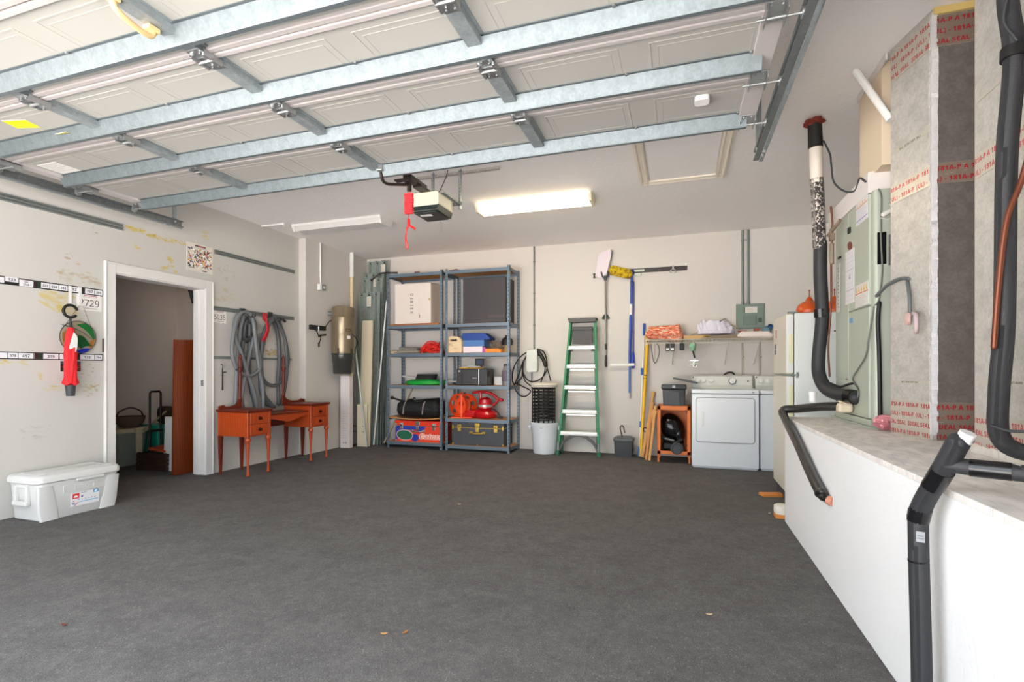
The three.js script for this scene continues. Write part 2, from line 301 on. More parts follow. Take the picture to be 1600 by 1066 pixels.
// ---------- overhead garage door, open on its tracks ----------
{
  const X0 = -4.45, X1 = 0.405, Y = 2.575, d = thing('garage_door', 'white sectional overhead garage door, raised flat on its tracks under the ceiling', 'garage door');
  const ends = [-0.81, -1.30, -1.775, -2.25, -2.745, -3.24];
  const hinge = (x, z) => part(d, 'hinge', [bx(0.075, 0.004, 0.06, x, Y - 0.036, z + 0.045, 0.001), bx(0.07, 0.004, 0.055, x, Y - 0.036, z - 0.045, 0.001), rod([x - 0.04, Y - 0.045, z], [x + 0.04, Y - 0.045, z], 0.009, 10),
    bx(0.012, 0.03, 0.1, x - 0.036, Y - 0.05, z, 0.002), bx(0.012, 0.03, 0.1, x + 0.036, Y - 0.05, z, 0.002), ...[-1, 1].flatMap((s) => [0.05, -0.05].map((o) => cyl(0.007, 0.007, 0.008, x + s * 0.02, Y - 0.046, z + o, 6)))], M.hinge);
  for (let i = 0; i < 5; i++) {
    const za = ends[i], zb = ends[i + 1], zc = (za + zb) / 2;
    const s = part(d, 'door_section', [span(X0, X1, Y, Y + 0.045, zb + 0.002, za - 0.002, 0.004)], M.doorSkin);
    for (let k = 0; k < 8; k++) {
      const xc = X0 + (X1 - X0) * (k + 0.5) / 8, w = 0.475, h = Math.abs(zb - za) - 0.2, g = [ring(w, h, 0.01, 0.008, 0.003, 0.001), ring(w - 0.07, h - 0.07, 0.008, 0.006, 0.002, 0.0008)];
      part(s, 'embossed_panel', merge(g).rotateX(PI / 2).translate(xc, Y + 0.001, zc + 0.01), M.doorSkin);
    }
    // rolled edges at the joints
    if (i < 4) part(d, 'section_rail', span(X0 + 0.01, X1 - 0.01, Y - 0.018, Y + 0.01, zb + 0.004, zb + 0.034, 0.006), M.doorRail);
    if (i > 0) part(d, 'section_rail', span(X0 + 0.01, X1 - 0.01, Y - 0.018, Y + 0.01, za - 0.034, za - 0.004, 0.006), M.doorRail);
    if (i === 4) part(d, 'section_rail', span(X0 + 0.01, X1 - 0.01, Y - 0.012, Y + 0.01, zb, zb + 0.02, 0.004), M.doorRail);
    // end and centre stiles
    for (const [x0, x1] of [[X0, X0 + 0.09], [X1 - 0.09, X1]]) part(d, 'end_stile', span(x0, x1, Y - 0.02, Y + 0.04, zb + 0.006, za - 0.006, 0.003), M.doorRail);
    for (const x of [-3.245, -2.055, -0.855]) part(d, 'center_stile', [span(x - 0.034, x + 0.034, Y - 0.034, Y, zb + 0.02, za - 0.045, 0.003), span(x - 0.05, x - 0.03, Y - 0.006, Y, zb + 0.02, za - 0.045, 0.001), span(x + 0.03, x + 0.05, Y - 0.006, Y, zb + 0.02, za - 0.045, 0.001)], M.galv);
    // horizontal U-bar strut near the rear edge of each section
    const zs = i === 4 ? -3.17 : zb + 0.15;
    const prof = [[0.066, 0], [0.05, 0], [0.008, -0.066], [-0.008, -0.066], [-0.04, 0], [-0.056, 0], [-0.056, -0.004], [-0.043, -0.004], [-0.014, -0.068], [-0.011, -0.073], [0.011, -0.073], [0.014, -0.068], [0.053, -0.004], [0.066, -0.004]];
    part(d, 'strut', prism(prof, X1 - X0 - 0.1).rotateY(PI / 2).translate(X0 + 0.05, Y - 0.002, zs), M.strut);
    const bolts = []; for (const x of [X0 + 0.1, -3.245, -2.65, -2.055, -1.45, -0.855, -0.25, X1 - 0.1]) bolts.push(cyl(0.008, 0.008, 0.01, x, Y - 0.015, zs + 0.057, 6));
    part(d, 'bolt', bolts, M.hinge);
  }
  for (const z of ends.slice(1, 5)) for (const x of [-3.245, -2.055, -0.855]) hinge(x, z);
  for (const z of [...ends.slice(1, 5), -3.18]) for (const [x, s] of [[X0 + 0.045, -1], [X1 - 0.045, 1]]) {   // end hinges carry the rollers
    const h = part(d, 'roller_hinge', [bx(0.08, 0.005, 0.13, x, Y - 0.03, z, 0.001), bx(0.006, 0.035, 0.12, x - 0.037, Y - 0.06, z, 0.001), bx(0.006, 0.035, 0.12, x + 0.037, Y - 0.06, z, 0.001), ...[-0.045, 0.045].flatMap((o) => [-0.02, 0.02].map((q) => cyl(0.008, 0.008, 0.008, x + q, Y - 0.04, z + o, 6)))], M.hinge);
    part(h, 'roller', [rod([x - s * 0.07, Y - 0.055, z], [x + s * 0.1, Y - 0.055, z], 0.006, 8), rod([x + s * 0.09, Y - 0.055, z], [x + s * 0.108, Y - 0.055, z], 0.022, 14)], M.hinge);
  }
  part(d, 'handle', [tube([[-2.05, Y - 0.035, -1.36], [-2.045, Y - 0.075, -1.375], [-2.06, Y - 0.085, -1.45], [-2.075, Y - 0.075, -1.53], [-2.075, Y - 0.035, -1.545]], 0.012, 8, 40), bx(0.04, 0.02, 0.05, -2.075, Y - 0.055, -1.535, 0.004), bx(0.04, 0.02, 0.04, -2.05, Y - 0.05, -1.365, 0.004)], plain('#e8c48e', 0.5), 'cream plastic lift handle');
  part(d, 'warning_label', card(0.15, 0.09, 0.002, print(150, 90, (c, w, h) => { fill(c, w, h, '#f4e908'); for (let i = 0; i < 4; i++) text(c, '= = = = = =', 75, 20 + i * 16, 10, '#555'); }), 0).rotateX(PI / 2).rotateY(0.25).translate(-3.69, Y - 0.002, -1.95), M.print, 'yellow label');
  part(d, 'warning_label', card(0.09, 0.03, 0.002, print(90, 30, (c, w, h) => fill(c, w, h, '#d9d76a')), 0).rotateX(PI / 2 + 0.3).translate(-3.5, Y - 0.04, -2.05), M.print, 'faded yellow label on the strut');
  part(d, 'maker_label', card(0.2, 0.17, 0.002, print(120, 100, (c, w, h) => { fill(c, w, h, '#e9e7e2'); c.fillStyle = '#c9c6c0'; for (let i = 0; i < 7; i++) c.fillRect(10, 12 + i * 10, 100 - (i % 3) * 22, 3); }), 0).rotateX(PI / 2).translate(-4.23, Y - 0.002, -2.46), M.print, 'white paper label');
  part(d, 'tilt_sensor', [prism(rshape(0.075, 0.075, 0.02), 0.028, 0.004).rotateX(PI / 2).translate(0.11, Y, -2.9)], M.whitePlastic, 'white rounded sensor button');
}
function track(x, s, label) {
  const t = thing('door_track', label, 'track', [x, 0, 0], 0), y = 2.52;
  const c = [[-0.012, -0.03], [0.022, -0.03], [0.022, -0.022], [-0.004, -0.022], [-0.004, 0.022], [0.016, 0.022], [0.022, 0.03], [-0.012, 0.03]];
  part(t, 'channel', prism(c.map(([a, b]) => [-s * a, b]), 3.2).translate(0, y, -3.66), s > 0 ? M.galvDark : M.galvDark);
  part(t, 'angle_iron', [span(s * 0.014 - 0.0, s * 0.034, y - 0.034, y - 0.028, -3.68, -0.9, 0.001), span(s * 0.03, s * 0.036, y - 0.034, y + 0.01, -3.68, -0.9, 0.001)], M.galv);
  part(t, 'hanger_strap', [span(-0.016, 0.016, y, CEIL, -3.59, -3.586, 0.001), span(-0.016, -0.012, y, CEIL, -3.6, -3.57, 0.001)], M.galv);
  part(t, 'bolt', [cyl(0.012, 0.012, 0.012, s * 0.02, y - 0.045, -3.5, 6), cyl(0.012, 0.012, 0.012, s * 0.02, y - 0.045, -3.56, 6)], M.hinge);
}
track(0.475, 1, 'galvanised garage door track along the side with the foil ducts');
track(-4.545, -1, 'galvanised garage door track along the wall with the number strips');

// ---------- door opener ----------
{
  const o = thing('garage_door_opener', 'cream and dark green garage door opener motor hung from the ceiling', 'door opener', [-1.97, 2.4, -3.84]);
  part(o, 'housing', [prism([[-0.12, 0.05], [0.12, 0.05], [0.128, 0.075], [0.128, 0.15], [0.115, 0.165], [-0.115, 0.165], [-0.128, 0.15], [-0.128, 0.075]], 0.24, 0.006).translate(0, 0, -0.1)], plain('#d9d6c0', 0.5));
  part(o, 'light_lens', [prism([[-0.115, 0.012], [0.115, 0.012], [0.128, 0.06], [-0.128, 0.06]], 0.27, 0.006).translate(0, 0, -0.13), bx(0.2, 0.012, 0.24, 0, 0, 0.01, 0.005)], plain('#1d2a27', 0.35), 'dark green lower shell');
  part(o, 'rear_cover', bx(0.24, 0.12, 0.1, 0, 0.045, -0.1, 0.01), plain('#b9b48e', 0.5));
  part(o, 'label', card(0.1, 0.04, 0.002, print(100, 40, (c, w, h) => { fill(c, w, h, '#ece9ea'); for (let i = 0; i < 3; i++) { c.fillStyle = '#b9a7a7'; c.fillRect(8, 8 + i * 9, 80, 3); } })).rotateX(PI / 2).translate(-0.02, -0.002, 0.06), M.print);
  const perf = (L) => { const holes = []; for (let x = 0.02; x < L - 0.015; x += 0.03) holes.push([[x, 0.012], [x + 0.014, 0.012], [x + 0.014, 0.02], [x, 0.02]]); return merge([prism([[0, 0], [L, 0], [L, 0.032], [0, 0.032]], 0.003, 0, holes), bx(L, 0.003, 0.03, L / 2, 0, 0.015, 0)]); };
  part(o, 'hanger_bracket', [perf(0.8).translate(-0.3, 0.44, -0.28)], plain('#b5b2ae', 0.5, 0.2), 'perforated steel strip on the ceiling');
  part(o, 'hanger_bracket', [perf(0.36).rotateZ(PI / 2).translate(-0.115, 0.13, -0.27), perf(0.36).rotateZ(PI / 2).translate(0.15, 0.13, -0.27), perf(0.34).rotateY(PI / 2).translate(-0.12, 0.165, 0.08), perf(0.3).translate(-0.14, 0.165, -0.26), perf(0.34).rotateY(PI / 2).translate(0.12, 0.165, 0.08)], M.galv);
  part(o, 'rail', [bx(0.045, 0.028, 3.1, 0, 0.19, 1.68, 0.003), bx(0.08, 0.02, 0.2, 0, 0.165, 0.16, 0.004)], plain('#2e2622', 0.5, 0.3));
  part(o, 'trolley', [bx(0.07, 0.05, 0.1, -0.005, 0.16, 0.36, 0.006), bx(0.14, 0.012, 0.05, -0.06, 0.185, 0.36, 0.003), rod([-0.01, 0.1, 0.36], [-0.01, 0.17, 0.36], 0.018, 8)], plain('#2a2320', 0.5, 0.3));
  part(o, 'door_arm', [tube([[-0.045, 0.16, 0.69], [-0.048, 0.11, 0.69], [-0.05, 0.075, 0.66], [-0.045, 0.075, 0.6], [-0.02, 0.13, 0.42], [-0.01, 0.15, 0.37]], 0.011, 6, 40, false, 0.3)], plain('#33271f', 0.5, 0.4));
  part(o, 'door_bracket', [bx(0.05, 0.06, 0.05, -0.045, 0.13, 0.7, 0.004)], M.hinge);
  part(o, 'power_cord', tube([[-0.11, 0.3, 0.1], [-0.08, 0.25, 0.0], [0.0, 0.2, -0.04], [0.02, 0.23, -0.08], [0.03, 0.4, -0.2], [0.03, 0.48, -0.24]], 0.004, 6, 50), M.black);
  part(o, 'antenna', rod([0.02, 0.01, -0.12], [0.02, -0.1, -0.13], 0.002, 6), plain('#7d7468'));
  const r = thing('release_cord', 'red emergency release cord and handle hanging below the opener trolley', 'cord', [-1.985, 0, -3.48]);
  part(r, 'cord', [tube([[0, 2.55, 0], [0.002, 2.4, 0], [0, 2.27, 0]], 0.003, 6, 10)], M.red);
  const sl = []; for (let i = 0; i < 11; i++) sl.push(bx(0.072, 0.0105, 0.03, 0.002, 2.325 + i * 0.0145, 0, 0.003)); sl.push(bx(0.03, 0.158, 0.02, 0.002, 2.325, 0, 0.004));
  part(r, 'ribbed_tag', sl, plain('#f02a35', 0.45), 'bright red ribbed tag');
  part(r, 'handle', [cyl(0.013, 0.011, 0.05, 0, 2.235, 0, 10), rod([0, 2.24, 0], [0.055, 2.205, 0.0], 0.008, 8), rod([0, 2.24, 0], [-0.02, 2.21, 0.0], 0.007, 8)], M.red);
  part(r, 'loop', tube([[-0.012, 2.22, 0], [-0.028, 2.15, 0], [-0.022, 2.07, 0.004], [-0.006, 2.06, 0.004], [-0.01, 2.1, 0.004], [-0.022, 2.14, 0.004], [-0.014, 2.21, 0.004]], 0.0035, 6, 50), M.red);
}

// ---------- ceiling lights ----------
M.lens = std({ color: '#fdf6e6', roughness: 0.4, emissive: '#ffe9bd', emissiveIntensity: 2.6 });
M.lensOff = std({ color: '#dcdbd9', roughness: 0.45 });
function fixture(x, z, on, label) {
  const t = thing('ceiling_light', label, 'ceiling light', [x, CEIL, z], 0);
  const prof = (w, h) => [[-w / 2, 0], [w / 2, 0], [w / 2, -h * 0.35], [w * 0.36, -h], [-w * 0.36, -h], [-w / 2, -h * 0.35]];
  part(t, 'lens', prism(prof(0.25, 0.075), 1.17).rotateY(PI / 2).translate(-0.585, 0, 0), on ? M.lens : M.lensOff, on ? 'glowing lens' : 'unlit white lens');
  for (const s of [-1, 1]) part(t, 'end_cap', prism(prof(0.27, 0.085), 0.03, 0.004).rotateY(PI / 2).translate(s * 0.6 - 0.015, 0, 0), on ? std({ color: '#f0e6c8', roughness: 0.4 }) : M.whitePlastic);
  part(t, 'base_pan', bx(1.2, 0.02, 0.2, 0, -0.02, 0, 0.003), M.white);
  if (on) {
    const l = new THREE.RectAreaLight('#fff0d2', LAMP, 1.15, 0.2); l.position.set(x, CEIL - 0.082, z); l.lookAt(x, 0, z); scene.add(l);
  }
  return t;
}
fixture(-1.443, -5.11, true, 'lit fluorescent ceiling light glowing warm white behind the door opener');
fixture(-3.83, -5.13, false, 'unlit white fluorescent ceiling light close to the left wall corner');
solo('cable_cover', 'short white cable cover strip on the ceiling between the unlit lamp and the left wall', 'cable cover', [bx(0.34, 0.022, 0.035, -4.655, CEIL - 0.022, -4.935, 0.004), rod([-4.50, CEIL - 0.03, -4.935], [-4.50, CEIL - 0.018, -4.935], 0.008, 8)], M.whitePlastic);
// attic hatch
{
  const t = thing('attic_hatch', 'attic access hatch in the ceiling framed with cream moulding', 'hatch', [0.012, CEIL, -4.28]);
  part(t, 'panel', bx(0.56, 0.008, 1.2, 0, -0.008, 0, 0), M.ceiling);
  const prof = [[0, 0], [0.08, 0], [0.08, -0.018], [0.066, -0.024], [0.05, -0.016], [0.03, -0.016], [0.018, -0.024], [0, -0.02]], cream = std({ color: '#e9e0d0', roughness: 0.45 });
  part(t, 'moulding', prism(prof, 1.36).translate(-0.366, 0, -0.675), cream); part(t, 'moulding', prism(prof, 1.36).translate(0.286, 0, -0.675), cream);
  part(t, 'moulding', prism(prof, 0.732).rotateY(PI / 2).translate(-0.366, 0, -0.595), cream); part(t, 'moulding', prism(prof, 0.732).rotateY(PI / 2).translate(-0.366, 0, 0.685), cream);
}

// ---------- left wall: rails, strips, plates, poster ----------
function wallRail(z0, z1, y0, y1, label) {
  const h = y1 - y0, t = thing('wall_rail', label, 'rail', [XL, y0, 0], 0, 'slotted storage rails on the left wall');
  part(t, 'back_plate', span(0, 0.004, 0, h, z0, z1, 0.001), M.galvDark);
  for (const k of [0.08, 0.5, 0.92]) part(t, 'lip', span(0.003, 0.014, k * h - 0.0045, k * h + 0.0045, z0, z1, 0.002), plain('#8d938f', 0.5, 0.3));
}
wallRail(-3.307, -1.5, 2.395, 2.454, 'long slotted metal rail high on the wall beneath the garage door track');
wallRail(-5.485, -4.27, 2.393, 2.44, 'upper slotted metal rail above the hanging hoses, beside the poster');
wallRail(-5.474, -4.254, 1.777, 1.823, 'middle slotted metal rail that the grey hoses hang from');
wallRail(-5.43, -4.254, 1.25, 1.275, 'lowest thin dark rail behind the hanging hoses');
const numCard = (s, w = 100, h = 64) => print(w, h, (c, W, H) => { fill(c, W, H, '#dfdfe4'); if (Array.isArray(s)) { text(c, s[0], W / 2, H * 0.27, H * 0.28, '#333'); text(c, s[1], W / 2, H * 0.7, H * 0.42, '#2a2a2a'); } else text(c, s, W / 2, H * 0.53, Math.min(H * 0.72, W * 0.42), '#25252a'); });
const onWall = (g, y, z, out = 0.006) => g.rotateY(PI / 2).translate(out, y, z);
function strip(y0, y1, zEnd, cards, label) {
  const t = thing('number_strip', label, 'sign', [XL, 0, 0], 0);
  part(t, 'backing', span(0, 0.005, y0, y1, -2.28, zEnd, 0.001), M.black);
  for (const [s, a, b, y = 0, hh = 0.042] of cards) part(t, 'number_card', onWall(card(Math.abs(b - a), hh, 0.003, s === 0 ? print(40, 30, (c, w, h) => { fill(c, w, h, '#2b1416'); c.fillStyle = '#153022'; c.fillRect(w / 2, 0, w / 2, h); }) : numCard(s, Math.round(Math.abs(b - a) * 1100), 46)), (y0 + y1) / 2 + y, (a + b) / 2), M.print);
}
strip(1.769, 1.829, -3.135, [['6', -2.34, -2.443], ['123', -2.45, -2.53, 0.012, 0.036], [['AMA', '2729'], -2.536, -2.622, -0.004, 0.05], [0, -2.626, -2.672], ['222', -2.677, -2.733], ['508', -2.738, -2.796], ['242', -2.801, -2.86], ['12', -2.866, -2.955], ['367', -2.993, -3.064], ['385', -3.069, -3.128]], 'black framed strip of white race number cards running to the plate reading 2729');
strip(1.205, 1.262, -3.135, [['6', -2.34, -2.462], ['378', -2.468, -2.526], ['417', -2.531, -2.625], [0, -2.63, -2.686], ['319', -2.692, -2.795], [['722', '50'], -2.805, -2.90], ['133', -2.955, -3.064], ['794', -3.069, -3.126]], 'lower black framed strip of white number cards behind the red umbrella');
const plate = (s, z0, z1, y0, y1, label) => solo('number_plate', label, 'sign', onWall(card(Math.abs(z1 - z0), y1 - y0, 0.003, print(220, 150, (c, w, h) => { fill(c, w, h, '#e8e4e0'); c.fillStyle = '#b0606a'; c.fillRect(60, 12, 120, 7); c.fillStyle = '#bdb6b0'; c.fillRect(50, 26, 130, 4); text(c, s, w / 2, h * 0.55, 84, '#1e1c1c', ''); c.fillStyle = '#9a9490'; c.fillRect(60, 128, 120, 6); })), (y0 + y1) / 2, (z0 + z1) / 2, 0.003), M.print, [XL, 0, 0]);
plate('2729', -2.93, -3.123, 1.635, 1.775, 'white plate with the number 2729 beside the door casing');
plate('5036', -4.25, -4.42, 1.645, 1.782, 'white plate with the number 5036 right of the doorway');
solo('poster', 'small crumpled collage poster of coloured scraps above the doorway corner', 'poster', onWall(card(0.305, 0.29, 0.003, print(260, 250, (c, w, h) => {
  fill(c, w, h, '#dcd6cc'); c.fillStyle = '#222'; c.fillRect(80, 12, 110, 12); c.fillStyle = '#b02030'; c.fillRect(110, 14, 60, 8); c.fillStyle = '#999'; c.fillRect(70, 32, 130, 4);
  const cols = ['#1b1b1e', '#c02a30', '#2b6a3a', '#d8a030', '#3a4a7a', '#efe9e0', '#d07030', '#222', '#fff', '#557'];
  for (let i = 0; i < 240; i++) { c.fillStyle = cols[Math.floor(rnd() * cols.length)]; c.save(); c.translate(rr(10, w - 10), rr(48, h - 42)); c.rotate(rr(0, 3)); c.fillRect(-rr(3, 13), -rr(2, 6), rr(6, 26), rr(3, 11)); c.restore(); }
  c.fillStyle = '#333'; c.fillRect(150, h - 18, 50, 8); c.fillRect(20, h - 32, 60, 4);
})), 2.305, -4.09, 0.003), M.print, [XL, 0, 0]);
solo('sticker', 'small dark red and black sticker under the lower number strip', 'sticker', onWall(card(0.15, 0.085, 0.003, print(110, 66, (c, w, h) => { fill(c, w, h, '#2a1416'); for (let i = 0; i < 46; i++) { c.fillStyle = ['#e0542a', '#a01a20', '#111', '#6a1a16'][i % 4]; c.fillRect(rr(0, w), rr(22, h), rr(4, 18), rr(3, 8)); } c.fillStyle = '#3a4454'; c.fillRect(0, 0, w, 18); })), 1.155, -2.885, 0.003), M.print, [XL, 0, 0]);

// hooks over the strip, stained glass disc, umbrella
for (const [z, y0, label] of [[-2.878, 1.655, 'flat white strap hook holding the red umbrella'], [-2.952, 1.66, 'flat white strap hook that the stained glass disc hangs from']]) {
  const t = thing('strap_hook', label, 'hook', [XL, 0, z]);
  part(t, 'strap', [span(0.008, 0.011, y0, 1.82, -0.012, 0.012, 0.001), span(0.0, 0.011, 1.82, 1.824, -0.012, 0.012, 0.001)], M.whitePlastic);
  part(t, 'hook_end', [span(0.008, 0.05, y0, y0 + 0.004, -0.012, 0.012, 0.001), span(0.047, 0.05, y0, y0 + 0.02, -0.012, 0.012, 0.001)], M.whitePlastic);
}
{
  const t = thing('stained_glass_disc', 'round stained glass panel with green leaves and a blue base hanging by chains', 'wall decoration', [XL + 0.03, 1.398, -2.925]);
  const R = 0.134, gl = (hex, o = 0.75) => phys({ color: hex, roughness: 0.12, transmission: 0.45, thickness: 0 });
  part(t, 'rim', new THREE.TorusGeometry(R, 0.004, 6, 48).rotateY(PI / 2), M.charcoal);
  const P = (name, pts, m, dx = 0) => part(t, name, prism(new THREE.Shape(new THREE.SplineCurve(pts.map(([a, b]) => new THREE.Vector2(a * R, b * R))).getPoints(40)), 0.004).rotateY(PI / 2).translate(dx, 0, 0), m);
  const disc = new THREE.Shape(); disc.absarc(0, 0, R, 0, 2 * PI);
  part(t, 'clear_glass', prism(disc, 0.003).rotateY(PI / 2), phys({ color: '#ddd6c0', roughness: 0.15, transmission: 0.7, thickness: 0 }));
  P('green_glass', [[-0.1, 0.78], [0.35, 0.9], [0.75, 0.6], [0.93, 0.1], [0.86, -0.1], [0.65, 0.2], [0.35, 0.5], [-0.1, 0.78]], gl('#0d8a35'), 0.002);
  P('green_glass', [[0.0, 0.15], [0.3, 0.05], [0.6, -0.35], [0.8, -0.5], [0.4, -0.55], [0.1, -0.7], [-0.1, -0.3], [0.0, 0.15]], gl('#0b6a30'), 0.002);
  P('blue_glass', [[-0.1, -0.85], [0.3, -0.68], [0.62, -0.7], [0.4, -0.9], [0.1, -0.98], [-0.1, -0.85]], gl('#1a35d8'), 0.003);
  P('amber_glass', [[0.95, -0.05], [0.8, -0.5], [0.62, -0.62], [0.7, -0.2], [0.95, -0.05]], gl('#c98a3a'), 0.002);
  P('amber_glass', [[-0.9, 0.2], [-0.55, 0.55], [-0.3, 0.75], [-0.4, 0.2], [-0.6, -0.4], [-0.85, -0.3], [-0.9, 0.2]], gl('#b98f55'), 0.002);
  part(t, 'leading', [tube([[0.006, 0.1, 0.13], [0.006, 0.06, 0], [0.006, -0.01, -0.1]], 0.0025, 5), tube([[0.006, 0.12, 0.05], [0.006, 0, 0.04], [0.006, -0.11, 0.06]], 0.0025, 5)], M.charcoal);
  for (const s of [-1, 1]) part(t, 'chain', rod([0.0, 0.09, s * 0.1], [-0.005, 0.265, -0.027 + s * 0.014], 0.0022, 5), plain('#8a7a6a', 0.4, 0.6));
}
{
  const t = thing('umbrella', 'closed red umbrella with a black C-shaped handle hanging on the left wall', 'umbrella', [XL + 0.085, 0, -2.835]);
  const arc = []; for (let i = 0; i <= 20; i++) { const a = -0.35 + i / 20 * (2 * PI - 1.15); arc.push([0, 1.605 + 0.05 * Math.sin(a + 0.75), -(0.05 * Math.cos(a + 0.75))]); }
  part(t, 'handle', tube(arc, 0.0115, 8, 60), M.black);
  part(t, 'shaft', cyl(0.008, 0.008, 0.12, 0, 1.44, 0, 10), M.black);
  const g = lathe([[0.001, 1.475], [0.02, 1.47], [0.028, 1.42], [0.036, 1.33], [0.041, 1.25], [0.042, 1.15], [0.04, 1.06], [0.052, 1.01], [0.03, 1.0], [0.001, 1.0]].map(([r, y]) => [r, y]).reverse(), 36);
  part(t, 'canopy', warp(g, (x, y, z) => { const a = Math.atan2(z, x), k = 1 + 0.1 * Math.sin(a * 8 + y * 22) * (y < 1.47 ? 1 : 0); return [x * k, y + (y < 1.03 ? 0.008 * Math.sin(a * 4) : 0), z * k]; }), std({ color: '#dc1420', roughness: 0.65, bumpMap: clothBump, bumpScale: 0.0004 }, true));
  const pg = prism(new THREE.Shape(new THREE.SplineCurve([[0.0, 0.1], [0.028, 0.06], [0.025, -0.02], [0.012, -0.06], [0.01, -0.02], [-0.03, -0.03], [0, 0.1]].map((p) => new THREE.Vector2(...p))).getPoints(30)), 0.004);
  part(t, 'white_panel', pg.rotateY(PI / 2).translate(0.036, 1.33, 0.0), M.white, 'white printed patch');
  part(t, 'tip_cap', lathe([[0.001, 0.908], [0.028, 0.91], [0.036, 1.0], [0.03, 1.003], [0.001, 1.003]], 20), M.charcoal);
}

// ---------- cooler ----------
const font = await new FontLoader().loadAsync('fonts/droid/droid_sans_bold.typeface.json');
{
  const t = thing('cooler', 'large white ice chest cooler standing on the floor against the left wall', 'cooler', [-4.625, 0, -2.735]);
  const W = plain('#d3d3d1', 0.4);
  part(t, 'body', [stack([[0.0, 0.30, 0.5, 0.03], [0.012, 0.315, 0.53, 0.04], [0.09, 0.325, 0.54, 0.045], [0.095, 0.33, 0.545, 0.045], [0.25, 0.345, 0.565, 0.05], [0.28, 0.355, 0.575, 0.05]], 6), ...[-1, 1].flatMap((s) => [stack([[0, 0.03, 0.12, 0.012, 0.148, s * 0.2], [0.07, 0.034, 0.13, 0.012, 0.148, s * 0.21], [0.26, 0.034, 0.1, 0.012, 0.16, s * 0.235]], 3)])], W);
  part(t, 'lid', [stack([[0.283, 0.365, 0.6, 0.055], [0.29, 0.375, 0.61, 0.06], [0.318, 0.375, 0.61, 0.06], [0.335, 0.355, 0.59, 0.055], [0.34, 0.34, 0.57, 0.05]], 6), ...[[-0.1, -0.23], [-0.1, 0.23], [0.1, -0.23], [0.1, 0.23]].map(([x, z]) => new THREE.TorusGeometry(0.035, 0.004, 6, 24).rotateX(PI / 2).translate(x, 0.34, z)), bx(0.025, 0.022, 0.2, 0.185, 0.262, -0.06, 0.008)], W);
  part(t, 'lid_panel', ring(0.17, 0.5, 0.012, 0.04, 0.006, 0.002).rotateX(-PI / 2).translate(-0.02, 0.338, 0), W);
  part(t, 'side_handle', [bx(0.16, 0.035, 0.03, 0, 0.12, 0.297, 0.01), bx(0.03, 0.15, 0.028, -0.065, 0.12, 0.29, 0.008), bx(0.03, 0.15, 0.028, 0.065, 0.12, 0.29, 0.008), bx(0.13, 0.03, 0.02, 0, 0.25, 0.285, 0.006)], W);
  part(t, 'front_panel', ring(0.3, 0.06, 0.005, 0.012, 0.004, 0.001).rotateY(PI / 2).translate(0.17, 0.212, -0.03), W);
  const tg = new TextGeometry('IGLOO', { font, size: 0.034, depth: 0.006, curveSegments: 4 }); tg.computeBoundingBox();
  part(t, 'embossed_letters', flat(tg).translate(-(tg.boundingBox.max.x) / 2, 0, 0).rotateY(PI / 2).translate(0.1685, 0.196, -0.025), W);
  part(t, 'label', card(0.205, 0.105, 0.002, print(300, 150, (c, w, h) => { fill(c, w, h, '#e8e8ea'); c.fillStyle = '#e23a34'; c.fillRect(18, 8, 70, 58); c.fillStyle = '#fff'; c.beginPath(); c.arc(53, 52, 22, PI, 0); c.fill(); c.fillStyle = '#8a8a90'; c.fillRect(104, 6, 60, 6); c.fillStyle = '#2aa0d8'; c.fillRect(232, 0, 56, 32); c.fillStyle = '#fff'; c.fillRect(246, 9, 28, 14); c.fillStyle = '#34409a'; c.beginPath(); c.arc(116, 52, 10, 0, 7); c.fill(); for (let i = 0; i < 5; i++) { c.fillStyle = '#9a9aa4'; c.fillRect(110 + i * 34, 80, 16, 7); } c.fillStyle = '#38a8d8'; c.fillRect(96, 104, 190, 8); for (let i = 0; i < 16; i++) { c.fillStyle = i % 2 ? '#3a7ac8' : '#c8505a'; c.fillRect(rr(8, 84), rr(74, 140), rr(8, 20), rr(4, 9)); } })).rotateY(PI / 2).rotateZ(-0.06).translate(0.169, 0.118, -0.03), M.print);
}

